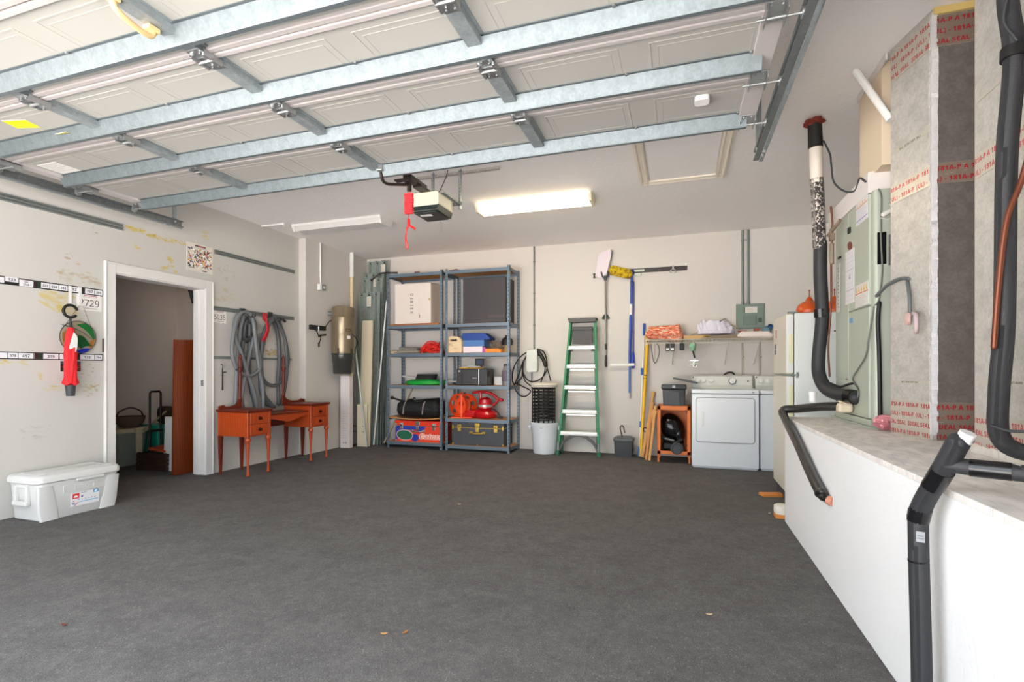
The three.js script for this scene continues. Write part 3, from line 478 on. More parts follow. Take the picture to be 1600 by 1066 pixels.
// ---------- vanity table without its mirror ----------
{
  const t = thing('vanity_table', 'reddish cherry wood vanity with two drawer pedestals and bare mirror posts', 'vanity', [0, 0, 0]);
  const XF = -4.315, XK = -4.735, C = M.cherry, D = M.cherryDark;
  const legF = () => lathe([[0.001, 0], [0.017, 0.002], [0.02, 0.012], [0.016, 0.035], [0.011, 0.06], [0.014, 0.068], [0.013, 0.085], [0.011, 0.1], [0.015, 0.22], [0.02, 0.335], [0.022, 0.35], [0.016, 0.356], [0.027, 0.365], [0.031, 0.382], [0.027, 0.4], [0.018, 0.408], [0.022, 0.418], [0.001, 0.42]], 16);
  const legB = () => stack([[0, 0.022, 0.022, 0.003], [0.42, 0.042, 0.042, 0.003]], 2);
  for (const [z0, z1, yt, side] of [[-4.545, -4.215, 0.70, 1], [-5.52, -5.18, 0.71, -1]]) {
    const zc = (z0 + z1) / 2, p = part(t, 'pedestal', [span(XK, XF - 0.012, 0.415, yt - 0.02, z0 + 0.01, z1 - 0.01, 0.004), ...[[z0 + 0.02], [z1 - 0.02]].flatMap(([z]) => [bx(0.035, yt - 0.43, 0.035, XF - 0.02, 0.412, z, 0.006)])], C);
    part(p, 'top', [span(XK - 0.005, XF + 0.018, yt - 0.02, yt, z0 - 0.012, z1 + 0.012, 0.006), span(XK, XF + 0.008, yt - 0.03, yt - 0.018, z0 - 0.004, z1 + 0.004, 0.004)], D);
    for (const [y, h] of [[0.43, 0.108], [0.548, 0.112]]) {
      const dr = part(t, 'drawer', [bx(0.016, h, 0.25, XF - 0.008, y, zc, 0.004)], C);
      part(dr, 'knob', [rod([XF, y + h / 2, zc], [XF + 0.006, y + h / 2, zc], 0.02, 16), rod([XF + 0.006, y + h / 2, zc], [XF + 0.022, y + h / 2, zc], 0.013, 12, 0.016)], plain('#3a1a10', 0.4, 0.3));
    }
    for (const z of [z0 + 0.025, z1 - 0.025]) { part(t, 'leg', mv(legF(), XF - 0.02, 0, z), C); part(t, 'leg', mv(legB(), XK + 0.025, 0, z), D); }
    // curved gallery along the back rising to the mirror post
    const zi = side > 0 ? z0 + 0.055 : z1 + 0.03, zo = side > 0 ? z1 : z0, L = Math.abs(zi - zo);
    const sh = new THREE.Shape(); sh.moveTo(0, 0); sh.lineTo(L + 0.02, 0); sh.lineTo(L + 0.02, 0.1); sh.lineTo(L - 0.02, 0.1); sh.quadraticCurveTo(L - 0.04, 0.03, L * 0.5, 0.025); sh.quadraticCurveTo(L * 0.25, 0.02, 0.06, 0.045); sh.lineTo(0, 0.035);
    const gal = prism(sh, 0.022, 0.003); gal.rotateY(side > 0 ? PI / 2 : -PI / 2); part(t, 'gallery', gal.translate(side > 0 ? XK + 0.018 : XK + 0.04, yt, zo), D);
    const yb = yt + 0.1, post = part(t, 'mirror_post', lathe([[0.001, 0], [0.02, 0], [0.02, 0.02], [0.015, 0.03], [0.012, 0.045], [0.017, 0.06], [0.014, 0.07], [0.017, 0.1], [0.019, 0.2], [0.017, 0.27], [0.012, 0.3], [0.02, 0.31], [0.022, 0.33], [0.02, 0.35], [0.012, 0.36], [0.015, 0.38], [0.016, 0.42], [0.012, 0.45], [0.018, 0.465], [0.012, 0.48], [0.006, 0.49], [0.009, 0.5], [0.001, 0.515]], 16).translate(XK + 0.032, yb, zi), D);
    part(post, 'mirror_pivot', rod([XK + 0.032, yb + 0.33, zi], [XK + 0.032, yb + 0.33, zi + side * 0.06], 0.008, 8), M.charcoal);
  }
  const za = -5.18, zb = -4.545, ym = 0.63, m = 0.035;
  part(t, 'center_shelf', [span(XK, XF - 0.03, ym - 0.018, ym, za - 0.01, zb + 0.01, 0.004)], D);
  const ap = new THREE.Shape(), L = zb - za; ap.moveTo(0, 0); ap.lineTo(L, 0); ap.lineTo(L, -0.04); ap.quadraticCurveTo(L * 0.8, -0.05, L * 0.72, -0.07); ap.lineTo(L * 0.5, -0.095); ap.lineTo(L * 0.28, -0.07); ap.quadraticCurveTo(L * 0.2, -0.05, 0, -0.04);
  part(t, 'apron', prism(ap, 0.018, 0.002).rotateY(PI / 2).translate(XF - 0.06, ym - 0.015, zb), C);
  part(t, 'back_rail', span(XK, XK + 0.018, 0.44, ym - 0.018, za - 0.01, zb + 0.01, 0.003), D);
}
{
  const t = thing('mirror_bracket', 'thin dark metal bracket hanging on the wall left of the grey hose', 'bracket', [XL, 0, -4.36]);
  part(t, 'strip', [span(0.01, 0.016, 0.9, 1.1, -0.012, 0.006, 0.002)], M.charcoal);
  part(t, 'hook', tube([[0.012, 1.09, 0], [0.02, 1.13, 0.006], [0.02, 1.17, 0.0], [0.01, 1.19, 0.012]], 0.006, 6), M.charcoal);
  part(t, 'pin', rod([0.012, 1.1, -0.05], [0.012, 1.1, 0.0], 0.005, 6), M.charcoal);
}
// ---------- hoses on the middle rail ----------
const zy = (l, f) => l.map(([z, y], i) => [f(i / l.length, i), y, z]);
function railHook(z, label) {
  const t = thing('rail_hook', label, 'hook', [XL, 0, z], 0);
  part(t, 'clip', [span(0.0, 0.03, 1.76, 1.84, -0.03, 0.03, 0.004)], M.charcoal);
  for (const q of [-0.02, 0.02]) part(t, 'arm', tube([[0.02, 1.775, q], [0.1, 1.74, q], [0.17, 1.735, q], [0.19, 1.765, q]], 0.007, 6), M.charcoal);
}
railHook(-4.63, 'dark rail hook carrying the light grey hose'); railHook(-5.05, 'dark rail hook carrying the darker grey hose');
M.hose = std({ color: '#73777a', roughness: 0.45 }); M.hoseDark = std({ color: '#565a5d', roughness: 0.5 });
{
  const t = thing('vacuum_hose', 'light grey vacuum hose looped in crossing coils over the wall rail', 'hose');
  part(t, 'coil', tube(zy([[-4.83, 0.57], [-4.778, 0.692], [-4.727, 0.869], [-4.635, 1.083], [-4.546, 1.329], [-4.483, 1.468], [-4.467, 1.607], [-4.514, 1.73], [-4.627, 1.785], [-4.744, 1.74], [-4.787, 1.633], [-4.744, 1.483], [-4.677, 1.294], [-4.619, 1.109], [-4.57, 0.901], [-4.546, 0.708], [-4.53, 0.58]], (u) => -4.765 + 0.02 * Math.sin(u * 9)), 0.0215, 10, 140), M.hose);
  part(t, 'coil', tube(zy([[-4.51, 0.56], [-4.506, 0.711], [-4.522, 1.006], [-4.53, 1.264], [-4.554, 1.485], [-4.578, 1.66], [-4.643, 1.765], [-4.727, 1.69], [-4.77, 1.497], [-4.804, 1.338], [-4.822, 1.217], [-4.796, 1.122], [-4.66, 1.056], [-4.53, 1.096], [-4.444, 1.198], [-4.413, 1.35], [-4.436, 1.541], [-4.498, 1.73], [-4.611, 1.79], [-4.71, 1.713], [-4.761, 1.403], [-4.813, 1.109], [-4.862, 0.918], [-4.866, 0.686], [-4.84, 0.57]], (u) => -4.795 + 0.05 * u + 0.03 * Math.sin(PI * u) ** 2), 0.0215, 10, 200), M.hose);
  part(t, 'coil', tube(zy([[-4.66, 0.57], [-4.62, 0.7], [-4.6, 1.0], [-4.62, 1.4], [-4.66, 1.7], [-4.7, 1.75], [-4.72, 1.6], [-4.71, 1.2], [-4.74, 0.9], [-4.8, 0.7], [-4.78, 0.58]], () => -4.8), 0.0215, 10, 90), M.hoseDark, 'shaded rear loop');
  part(t, 'wall_plate', [span(XL + 0.002, XL + 0.03, 1.5, 1.66, -4.72, -4.58, 0.02), tube(zy([[-4.72, 1.68], [-4.64, 1.72], [-4.57, 1.62], [-4.6, 1.5], [-4.68, 1.46], [-4.74, 1.55]], () => -4.79), 0.02, 8, 40)], M.charcoal, 'dark hose nozzle set behind the loops');
}
{
  const t = thing('vacuum_hose', 'dark grey hose hung in one long oval coil beside the red strap', 'hose');
  part(t, 'coil', tube(zy([[-5.172, 0.70], [-5.172, 0.766], [-5.162, 0.994], [-5.181, 1.279], [-5.162, 1.521], [-5.104, 1.69], [-5.029, 1.735], [-4.955, 1.611], [-4.901, 1.41], [-4.866, 1.245], [-4.874, 1.081], [-4.937, 0.978], [-5.048, 0.933], [-5.172, 0.965], [-5.27, 1.108], [-5.305, 1.253], [-5.27, 1.455], [-5.201, 1.624], [-5.124, 1.743], [-5.029, 1.76], [-4.937, 1.661], [-4.874, 1.49], [-4.851, 1.244], [-4.866, 1.0], [-4.901, 0.821], [-4.974, 0.734], [-5.029, 0.675]], (u) => -4.8 + 0.05 * u), 0.0225, 10, 220), M.hoseDark);
  part(t, 'coil', tube(zy([[-5.2, 0.7], [-5.201, 0.764], [-5.25, 0.992], [-5.26, 1.194], [-5.23, 1.5], [-5.12, 1.7], [-5.03, 1.735], [-4.93, 1.6], [-4.86, 1.3], [-4.86, 0.9], [-4.95, 0.72], [-5.08, 0.67]], (u) => -4.765 + 0.015 * Math.sin(u * 5)), 0.0225, 10, 120), M.hoseDark);
  part(t, 'tie', [tube([[-4.80, 1.755, -5.12], [-4.73, 1.765, -5.14], [-4.66, 1.73, -5.13]], 0.016, 6)], M.black);
}
solo('strap', 'red webbing strap loop hanging between the two grey hoses', 'strap', tube(zy([[-4.869, 1.80], [-4.869, 1.736], [-4.913, 1.699], [-4.931, 1.631], [-4.904, 1.547], [-4.851, 1.476], [-4.828, 1.49], [-4.862, 1.54], [-4.89, 1.62], [-4.873, 1.69], [-4.862, 1.79]], (u) => -4.74 + 0.05 * u), 0.013, 8, 70), plain('#b5121f', 0.6));

// ---------- closet contents ----------
solo('plank_door', 'tall reddish wood board leaning just inside the closet doorway', 'board', prism([[0, 0], [0.23, 0], [0.225, 1.45], [-0.002, 1.44]], 0.03, 0.002, []).rotateY(PI / 2).rotateZ(-0.02).translate(-5.12, 0.006, -4.0), std({ color: '#b9a090', roughness: 0.5, map: M.oak.map }, true));
{
  const t = thing('storage_crate', 'dark brown slatted crate in the closet with a rust cloth on top', 'crate', [-5.62, 0, -4.28], 0.1);
  for (let k = 0; k < 4; k++) for (const [w, d, x, z] of [[0.4, 0.016, 0, 0.14], [0.4, 0.016, 0, -0.14], [0.016, 0.27, 0.19, 0], [0.016, 0.27, -0.19, 0]]) part(t, 'slat', bx(w, 0.042, d, x, 0.004 + k * 0.048, z, 0.003), plain('#3a2219', 0.6));
  for (const [x, z] of [[-0.19, -0.14], [0.19, -0.14], [-0.19, 0.14], [0.19, 0.14]]) part(t, 'corner_post', bx(0.03, 0.2, 0.03, x * 0.93, 0, z * 0.92, 0.003), plain('#2c1912', 0.6));
  part(t, 'bottom', bx(0.37, 0.012, 0.26, 0, 0.008, 0, 0), plain('#2c1912', 0.7));
  part(t, 'goods', bx(0.34, 0.16, 0.24, 0, 0.02, 0, 0.02), M.black);
}
solo('cloth', 'rust orange folded cloth on the dark crate in the closet', 'cloth', warp(new RoundedBoxGeometry(0.26, 0.03, 0.17, 4, 0.012), (x, y, z) => [x, y + 0.02 * vnoise(x * 14, 1, z * 14), z]).translate(-5.6, 0.225, -4.28), plain('#b34a20', 0.85));
{
  const t = thing('hand_trolley', 'folding luggage trolley with tall black handle behind the closet crate', 'trolley', [-5.86, 0, -4.38]);
  part(t, 'handle', [tube([[0, 0.42, 0.065], [0, 0.84, 0.065], [0, 0.872, 0.055], [0, 0.872, -0.055], [0, 0.84, -0.065], [0, 0.42, -0.065]], 0.0115, 8, 60, false, 0.1)], M.black);
  part(t, 'frame', [rod([0, 0.05, 0.075], [0, 0.43, 0.07], 0.015, 8), rod([0, 0.05, -0.075], [0, 0.43, -0.07], 0.015, 8), bx(0.03, 0.03, 0.17, 0, 0.4, 0, 0.005), bx(0.16, 0.02, 0.24, 0.06, 0.03, 0, 0.004)], M.black);
  for (const s of [-1, 1]) part(t, 'wheel', rod([-0.03, 0.045, s * 0.1], [-0.03, 0.045, s * 0.13], 0.045, 18), M.rubber);
}
{
  const t = thing('storage_tote', 'teal plastic tote behind the trolley in the closet', 'tote', [-6.18, 0, -4.71]);
  part(t, 'body', stack([[0, 0.28, 0.3, 0.03], [0.40, 0.32, 0.34, 0.03]], 4), plain('#15957c', 0.4));
  part(t, 'lid', stack([[0.40, 0.34, 0.36, 0.03], [0.425, 0.345, 0.365, 0.03], [0.45, 0.32, 0.34, 0.03]], 4), plain('#1aa88c', 0.4));
  part(t, 'latch', bx(0.02, 0.06, 0.08, 0.175, 0.39, -0.05, 0.006), M.whitePlastic);
}
{
  const t = thing('storage_bin', 'large grey bin with cream rim at the back of the closet', 'bin', [-6.3, 0, -4.31]);
  part(t, 'body', stack([[0, 0.3, 0.3, 0.06], [0.40, 0.38, 0.38, 0.07]], 5), plain('#8a9088', 0.5));
  part(t, 'rim', stack([[0.39, 0.4, 0.4, 0.07], [0.44, 0.4, 0.4, 0.07]], 5), plain('#c9bd9c', 0.5));
  part(t, 'post', [bx(0.035, 0.4, 0.06, 0.215, 0.02, -0.04, 0.006), bx(0.06, 0.05, 0.1, 0.21, 0.38, -0.04, 0.006)], plain('#d0c4a6', 0.5));
}
{
  const t = thing('basket', 'brown woven basket with an arched handle on the closet bin', 'basket', [-6.28, 0.44, -4.38]);
  part(t, 'bowl', lathe([[0.001, 0], [0.09, 0.002], [0.14, 0.06], [0.16, 0.13], [0.15, 0.13], [0.12, 0.06], [0.001, 0.02]], 24), plain('#6a5646', 0.8));
  part(t, 'handle', tube([[0, 0.12, 0.16], [0, 0.19, 0.12], [0, 0.23, 0], [0, 0.19, -0.12], [0, 0.12, -0.16]], 0.008, 6, 40), plain('#2a1f1a', 0.6));
}
solo('carton', 'narrow white carton standing beside the reddish board in the closet', 'box', prism([[0, 0], [0.075, 0], [0.06, 0.6], [0.02, 0.6]], 0.14, 0.003).rotateY(PI / 2).translate(-5.5, 0, -4.2), M.white);
solo('duffel', 'small brown bag on the teal tote in the closet', 'bag', warp(new RoundedBoxGeometry(0.16, 0.22, 0.16, 4, 0.05), (x, y, z) => [x * (1 + 0.2 * vnoise(y * 9, z * 9, 1)), y, z * (1 + 0.2 * vnoise(y * 8, x * 9, 3))]).translate(-6.15, 0.562, -4.73), plain('#4a3128', 0.7));
solo('rod', 'thin tan stick leaning across the closet behind the trolley', 'stick', rod([-5.97, 0.42, -4.32], [-6.0, 0.62, -4.62], 0.012, 8), plain('#a89878', 0.6));
solo('shelf_bracket', 'dark triangular bracket just inside the top corner of the closet doorway', 'bracket', prism([[0, 0], [0.05, 0.0], [0.05, -0.14]], 0.02, 0.002).rotateY(PI / 2).translate(-5.0, 1.98, -4.09), M.black);

// ---------- rear left corner ----------
{
  const t = thing('outlet_box', 'small white and grey electrical box with a white conduit from the ceiling', 'electrical box', [XL2, 2.26, -5.845]);
  part(t, 'box', bx(0.05, 0.085, 0.11, 0.026, -0.04, 0.0, 0.006), M.white);
  part(t, 'cover_plate', bx(0.006, 0.085, 0.07, 0.054, -0.04, -0.02, 0.002), M.greySteel);
  part(t, 'receptacle', rod([0.056, 0.003, -0.02], [0.06, 0.003, -0.02], 0.019, 16), M.white);
  part(t, 'conduit', tube([[0.02, 0.04, 0], [0.014, 0.12, 0], [0.012, 0.2, 0], [0.012, 0.612, 0]], 0.0105, 8, 30), M.white);
}
{
  const t = thing('power_strip', 'black adapter bar on the side wall with short cords dangling beneath', 'power adapter', [XL2, 1.7, -5.77]);
  part(t, 'bar', bx(0.05, 0.062, 0.3, 0.027, -0.03, 0, 0.008), M.black);
  part(t, 'clamp', bx(0.03, 0.08, 0.02, 0.05, -0.06, 0.02, 0.003), M.chrome);
  part(t, 'cord', [tube([[0.04, -0.03, 0.05], [0.07, -0.1, 0.04], [0.05, -0.13, 0.0], [0.05, -0.1, -0.03], [0.06, -0.14, -0.02], [0.04, -0.24, -0.01]], 0.006, 6, 40), rod([0.045, -0.1, -0.02], [0.05, -0.085, -0.14], 0.011, 8), rod([0.04, -0.26, -0.01], [0.04, -0.2, -0.01], 0.012, 8)], M.black);
  part(t, 'cord', tube([[0.05, 0.02, -0.13], [0.06, 0.1, -0.2], [0.09, 0.12, -0.25], [0.2, 0.02, -0.3], [0.34, -0.08, -0.36], [0.34, -0.18, -0.46], [0.26, -0.26, -0.52]], 0.006, 6, 50), M.black);
}
{
  const t = thing('central_vacuum', 'tan metal central vacuum canister with a dark bucket mounted on the side wall', 'vacuum', [XL2 + 0.175, 0, -6.12]);
  const tan = std({ color: '#8d7f68', roughness: 0.32, metalness: 0.5 });
  part(t, 'canister', [lathe([[0.152, 1.36], [0.156, 1.38], [0.156, 1.62], [0.158, 1.625], [0.156, 1.63], [0.156, 1.86], [0.159, 1.865], [0.156, 1.87], [0.156, 1.98], [0.146, 2.01], [0.08, 2.03], [0.001, 2.034]], 40)], tan);
  part(t, 'dirt_bucket', lathe([[0.001, 1.07], [0.12, 1.072], [0.132, 1.09], [0.138, 1.22], [0.142, 1.225], [0.148, 1.335], [0.155, 1.34], [0.155, 1.36], [0.001, 1.362]], 40), std({ color: '#3a3a38', roughness: 0.25 }));
  for (const a of [0.25, 2.3, 1.4]) part(t, 'latch', bx(0.02, 0.07, 0.035, 0, 1.36, 0.158, 0.005).rotateY(a), plain('#3b3328', 0.4));
  part(t, 'label', card(0.09, 0.04, 0.002, print(90, 40, (c, w, h) => { fill(c, w, h, '#5a4a38'); c.fillStyle = '#c9b890'; for (let i = 0; i < 6; i++) c.fillRect(12 + i * 11, 14, 7, 12); })).translate(0, 1.685, 0.157).rotateY(1.1), M.print);
  part(t, 'tag', bx(0.05, 0.045, 0.004, 0, 1.56, 0.157, 0.001).rotateY(1.15), M.white);
  part(t, 'inlet_pipe', [rod([-0.08, 1.92, 0.1], [-0.15, 1.92, 0.12], 0.03, 12)], M.galvDark);
}
{
  const t = thing('drain_pipe', 'white vertical pipe in the corner behind the tan canister, cream lower half', 'pipe', [XL2 + 0.05, 0, -6.5]);
  part(t, 'upper_pipe', cyl(0.032, 0.032, 0.36, 0, 2.52, 0), M.white);
  part(t, 'lower_pipe', cyl(0.026, 0.026, 1.5, 0, 1.02, 0), plain('#dcc9a2', 0.5));
}
M.shutter = std({ color: lin(0.44, 0.51, 0.47), roughness: 0.45, metalness: 0.35, map: mottle }, true);
{
  const c = [[-0.185, 0], [-0.16, 0], [-0.14, 0.04], [-0.085, 0.04], [-0.065, 0], [-0.03, 0], [-0.012, 0.04], [0.04, 0.04], [0.06, 0], [0.095, 0], [0.113, 0.04], [0.155, 0.04], [0.17, 0.0], [0.185, 0]];
  const prof = c.concat(c.slice().reverse().map(([x, y]) => [x, y - 0.004]));
  const sh = (h, x, z0, lean, label, sticker) => {
    const t = thing('shutter_panel', label, 'storm shutter', [x, 0, z0], 0, 'storm shutter panels in the corner'); t.rotation.x = -lean;
    part(t, 'panel', prism(prof, h).rotateX(-PI / 2).scale(1, 1, -1).scale(1, 1, -1).translate(0, 0, 0), M.shutter);
    for (const xx of [-0.11, 0.015, 0.135]) part(t, 'bolt_hole', rod([xx, h - 0.05, 0.0395 - 0.0], [xx, h - 0.05, 0.042], 0.011, 10), M.black);
    if (sticker) part(t, 'sticker', card(0.075, 0.15, 0.002, print(50, 100, (k, w, H) => { fill(k, w, H, '#dad6c8'); for (let i = 0; i < 7; i++) { k.fillStyle = '#a8a496'; k.fillRect(6, 10 + i * 12, 36 - (i % 3) * 8, 4); } })).translate(sticker, h - 0.15, 0.046), M.print);
  };
  sh(2.83, -4.47, -6.87, 0.008, 'tallest green-grey corrugated storm shutter panel, at the back of the corner stack', 0.12);
  sh(2.63, -4.50, -6.79, 0.014, 'second tallest green-grey shutter panel in the corner stack', 0.06);
  sh(2.54, -4.485, -6.71, 0.020, 'green-grey shutter panel second from the front of the corner stack', null);
  sh(2.31, -4.48, -6.62, 0.026, 'shortest green-grey shutter panel at the front of the corner stack', 0.02);
}
solo('plank', 'cream painted plank leaning in front of the green-grey shutter panels', 'board', bx(0.185, 1.86, 0.02, 0, 0, 0, 0.003).rotateX(-0.03).rotateZ(-0.012).translate(-4.43, 0.002, -6.47), plain('#d8cbb0', 0.6));
solo('plank', 'short cream board standing at floor level behind the leaning white rod', 'board', bx(0.17, 0.62, 0.02, 0, 0, 0, 0.003).translate(-4.44, 0, -6.43), plain('#e3d8bd', 0.6));
{
  const t = thing('carton', 'tall narrow white carton standing upright under the tan canister', 'box', [-4.60, 0, -6.28], 0.1);
  part(t, 'box', bx(0.15, 1.04, 0.09, 0, 0, 0, 0.003), plain('#e4dcda', 0.6));
  part(t, 'print', card(0.12, 0.5, 0.002, print(60, 250, (c, w, h) => { fill(c, w, h, '#e2dad8'); for (let i = 0; i < 12; i++) { c.fillStyle = '#b6aaa8'; c.fillRect(6, 12 + i * 17, 24 + (i * 7) % 20, 2); } c.fillStyle = '#666'; c.fillRect(16, 232, 8, 8); c.fillRect(34, 232, 8, 8); })).translate(0, 0.3, 0.046), M.print);
}
solo('rod', 'grey-white metal rod leaning across the plank from the dark canister hose to the floor', 'rod', rod([-4.53, 1.70, -6.34], [-4.315, 0.012, -6.36], 0.013, 10), plain('#b9c2bb', 0.4, 0.3));
solo('rod', 'long white rod leaning between the shutter panels and the shelf post', 'rod', rod([-4.135, 2.15, -6.6], [-4.345, 0.012, -6.58], 0.011, 10), M.white);
solo('rod', 'tan wooden stick leaning behind the left shelf unit', 'stick', rod([-3.83, 0.98, -6.955], [-4.30, 0.012, -6.79], 0.013, 8), plain('#c2ae90', 0.6));
solo('wire_rack', 'small black wire bracket on the wall near the floor behind the rods', 'bracket', tube([[-4.66, 0.3, -6.45], [-4.4, 0.3, -6.42], [-4.4, 0.22, -6.42], [-4.66, 0.22, -6.45]], 0.005, 6, 40, true, 0), M.black);
solo('cane', 'black rod with a bent chrome-tipped end on the very top of the left shelf unit', 'rod', [tube([[-4.27, 2.44, -6.42], [-4.20, 2.49, -6.43], [-4.12, 2.535, -6.45], [-3.9, 2.535, -6.5]], 0.014, 8, 30), rod([-4.285, 2.43, -6.418], [-4.262, 2.448, -6.421], 0.018, 10)], M.blackGloss);

// ---------- two slotted steel shelf units ----------
const ZF = -6.49, ZK = -6.93;
function slotPlate(h) { const holes = []; for (let y = 0.03; y < h - 0.03; y += 0.05) holes.push([[0.013, y], [0.024, y], [0.022, y + 0.02], [0.015, y + 0.02]]); return prism([[0, 0], [0.036, 0], [0.036, h], [0, h]], 0.0025, 0, holes); }
const plateX = slotPlate(2.54);
function shelfUnit(x0, x1, levels, label) {
  const t = thing('shelf_unit', label, 'shelf', [0, 0, 0], 0, 'slotted steel shelf units');
  for (const [x, s] of [[x0, 1], [x1, -1]]) for (const [z, q] of [[ZF, -1], [ZK, 1]]) {
    const a = plateX.clone(), b = plateX.clone();
    if (s < 0) a.translate(-0.036, 0, 0); if (q > 0) a.translate(0, 0, 0); else a.translate(0, 0, -0.0025);
    b.rotateY(PI / 2); if (q > 0) b.translate(0, 0, 0.036); if (s < 0) b.translate(-0.0025, 0, 0);
    part(t, 'post', [a.translate(x, 0, z), b.translate(x, 0, z)], M.shelfSteel);
  }
  levels.forEach(([y, beam], i) => {
    const h = 0.048;
    const fb = (z, s) => part(t, 'beam', [span(x0 + 0.004, x1 - 0.004, y - h, y - 0.002, z - 0.003, z + 0.003, 0.001), span(x0 + 0.004, x1 - 0.004, y - 0.022, y - 0.016, z, z + s * 0.016, 0.001), span(x0 + 0.004, x1 - 0.004, y - h, y - h + 0.006, z - 0.006, z + 0.006, 0.002)], M.shelfSteel);
    if (beam) fb(ZF + 0.002, -1); fb(ZK - 0.002, 1);
    for (const x of [x0 + 0.003, x1 - 0.003]) part(t, 'beam', span(x - 0.003, x + 0.003, y - h, y - 0.002, ZK, ZF, 0.001), M.shelfSteel);
    let g = span(x0 + 0.006, x1 - 0.006, y - 0.014, y, ZK + 0.004, ZF - 0.004, 0.001);
    if (!beam) { g = new THREE.BoxGeometry(x1 - x0 - 0.05, 0.014, 0.43, 24, 1, 1).translate((x0 + x1) / 2, y - 0.007, (ZF + ZK) / 2); g = warp(flat(g), (px, py, pz) => { const u = (px - x0) / (x1 - x0); return [px, py - 0.03 * Math.sin(Math.PI * u) + 0.004, pz]; }); g = flat(toCreasedNormals(g, 0.5)); }
    part(t, 'board', g, M.particle);
  });
}
const LV = [[2.515, 1], [1.77, 1], [1.365, 1], [0.908, 1], [0.45, 0], [0.095, 1]], RV = [[2.515, 1], [1.77, 1], [1.365, 1], [0.91, 1], [0.45, 1], [0.082, 1]];
shelfUnit(-4.06, -3.172, LV, 'blue-grey slotted shelf unit next to the corner, white carton on its top tier');
shelfUnit(-3.125, -2.175, RV, 'blue-grey slotted shelf unit beside the wall charger, dark box on its top tier');

// top tier
{
  const t = thing('carton', 'large white carton with vertical lettering on the upper tier of the left shelf', 'box', [-3.655, 1.795, -6.70]);
  part(t, 'box', bx(0.58, 0.575, 0.36, 0, 0, 0, 0.003), plain('#dccfc2', 0.7));
  part(t, 'front_print', card(0.575, 0.57, 0.002, print(300, 300, (c, w, h) => { fill(c, w, h, '#e2d8d0'); c.save(); c.translate(142, 150); c.rotate(PI / 2); text(c, 'D I B I E X', 0, 0, 34, '#77716e'); c.restore(); c.fillStyle = '#8a8580'; c.fillRect(205, 236, 7, 24); for (let i = 0; i < 14; i++) { c.fillStyle = '#cfc6be'; c.fillRect(202 + (i % 3) * 14, 110 + i * 8, 8, 2); } c.fillStyle = '#a8904a'; c.fillRect(285, 112, 10, 20); })).translate(0, 0.287, 0.182), M.print);
  part(t, 'top_flap', bx(0.57, 0.004, 0.17, 0, 0.574, 0.085, 0.001).rotateX(0), plain('#cfd2c6', 0.7));
}
solo('cardboard', 'loose brown cardboard sheet beneath the white carton on the left shelf', 'board', bx(0.78, 0.02, 0.40, 0, 0, 0, 0.002).translate(-3.62, 1.772, -6.70), plain('#b06a34', 0.8));
{
  const t = thing('crate', 'big charcoal box filling the upper tier of the right shelf', 'box', [-2.56, 1.772, -6.715]);
  part(t, 'case', bx(0.63, 0.625, 0.38, 0, 0, 0, 0.008), std({ color: '#3b383b', roughness: 0.6 }));
  part(t, 'side_label', [card(0.08, 0.12, 0.002, print(60, 90, (c, w, h) => { fill(c, w, h, '#e4e0da'); text(c, 'i', 30, 34, 30, '#666'); text(c, '>', 30, 68, 22, '#666'); })).rotateY(PI / 2).translate(0.317, 0.3, 0.05)], M.print);
  part(t, 'front_print', card(0.22, 0.04, 0.002, print(120, 22, (c, w, h) => { fill(c, w, h, '#3d393b'); c.fillStyle = '#5c4a46'; for (let i = 0; i < 8; i++) c.fillRect(8 + i * 13, 6, 9, 10); })).translate(0.17, 0.09, 0.191), M.print);
  part(t, 'corner', [bx(0.03, 0.1, 0.06, 0.318, 0, 0.02, 0.003), bx(0.03, 0.06, 0.05, 0.312, 0.05, 0.16, 0.003)], M.blackGloss);
}
solo('scrap', 'small brown curled scrap lying on top of the left shelf unit', 'scrap', tube([[-3.62, 2.526, -6.52], [-3.59, 2.53, -6.53], [-3.55, 2.526, -6.52]], 0.01, 6), plain('#6a3a22', 0.7));
solo('scrap', 'brown stick scraps on top of the right shelf unit near the middle posts', 'scrap', [rod([-3.09, 2.525, -6.55], [-2.94, 2.528, -6.56], 0.009, 6), rod([-3.06, 2.54, -6.6], [-2.96, 2.53, -6.52], 0.008, 6)], plain('#6a3a22', 0.7));

// second tier
{
  const t = thing('cloth', 'flat folded grey tarp on the second tier of the left shelf', 'tarp', [-3.8, 1.366, -6.7]);
  part(t, 'fold', warp(new RoundedBoxGeometry(0.42, 0.045, 0.26, 6, 0.02), (x, y, z) => [x, y + 0.012 * vnoise(x * 12, 2, z * 12) + 0.024, z]), plain('#8b857c', 0.8));
  part(t, 'fold', warp(new RoundedBoxGeometry(0.3, 0.05, 0.22, 6, 0.02), (x, y, z) => [x + 0.02, y + 0.014 * vnoise(x * 10, 5, z * 12) + 0.064, z]), plain('#7b766e', 0.8));
}
solo('rag', 'small crumpled beige rag at the left end of the second tier', 'rag', warp(new RoundedBoxGeometry(0.13, 0.05, 0.1, 4, 0.02), (x, y, z) => [x, y + 0.02 * vnoise(x * 30, 1, z * 30), z]).translate(-4.0, 1.39, -6.62), plain('#c3b59a', 0.85));
function coilPile(cx, cy, cz, R, r, turns, squash, lift) { const p = []; for (let i = 0; i <= turns * 14; i++) { const a = i / 14 * 2 * PI, k = i / (turns * 14), q = R * (1 - 0.45 * k) * (1 + 0.06 * Math.sin(i * 2.3)); p.push([cx + q * Math.cos(a), cy + r + lift * k + 0.01 * Math.sin(i * 1.7), cz + squash * q * Math.sin(a)]); } return p; }
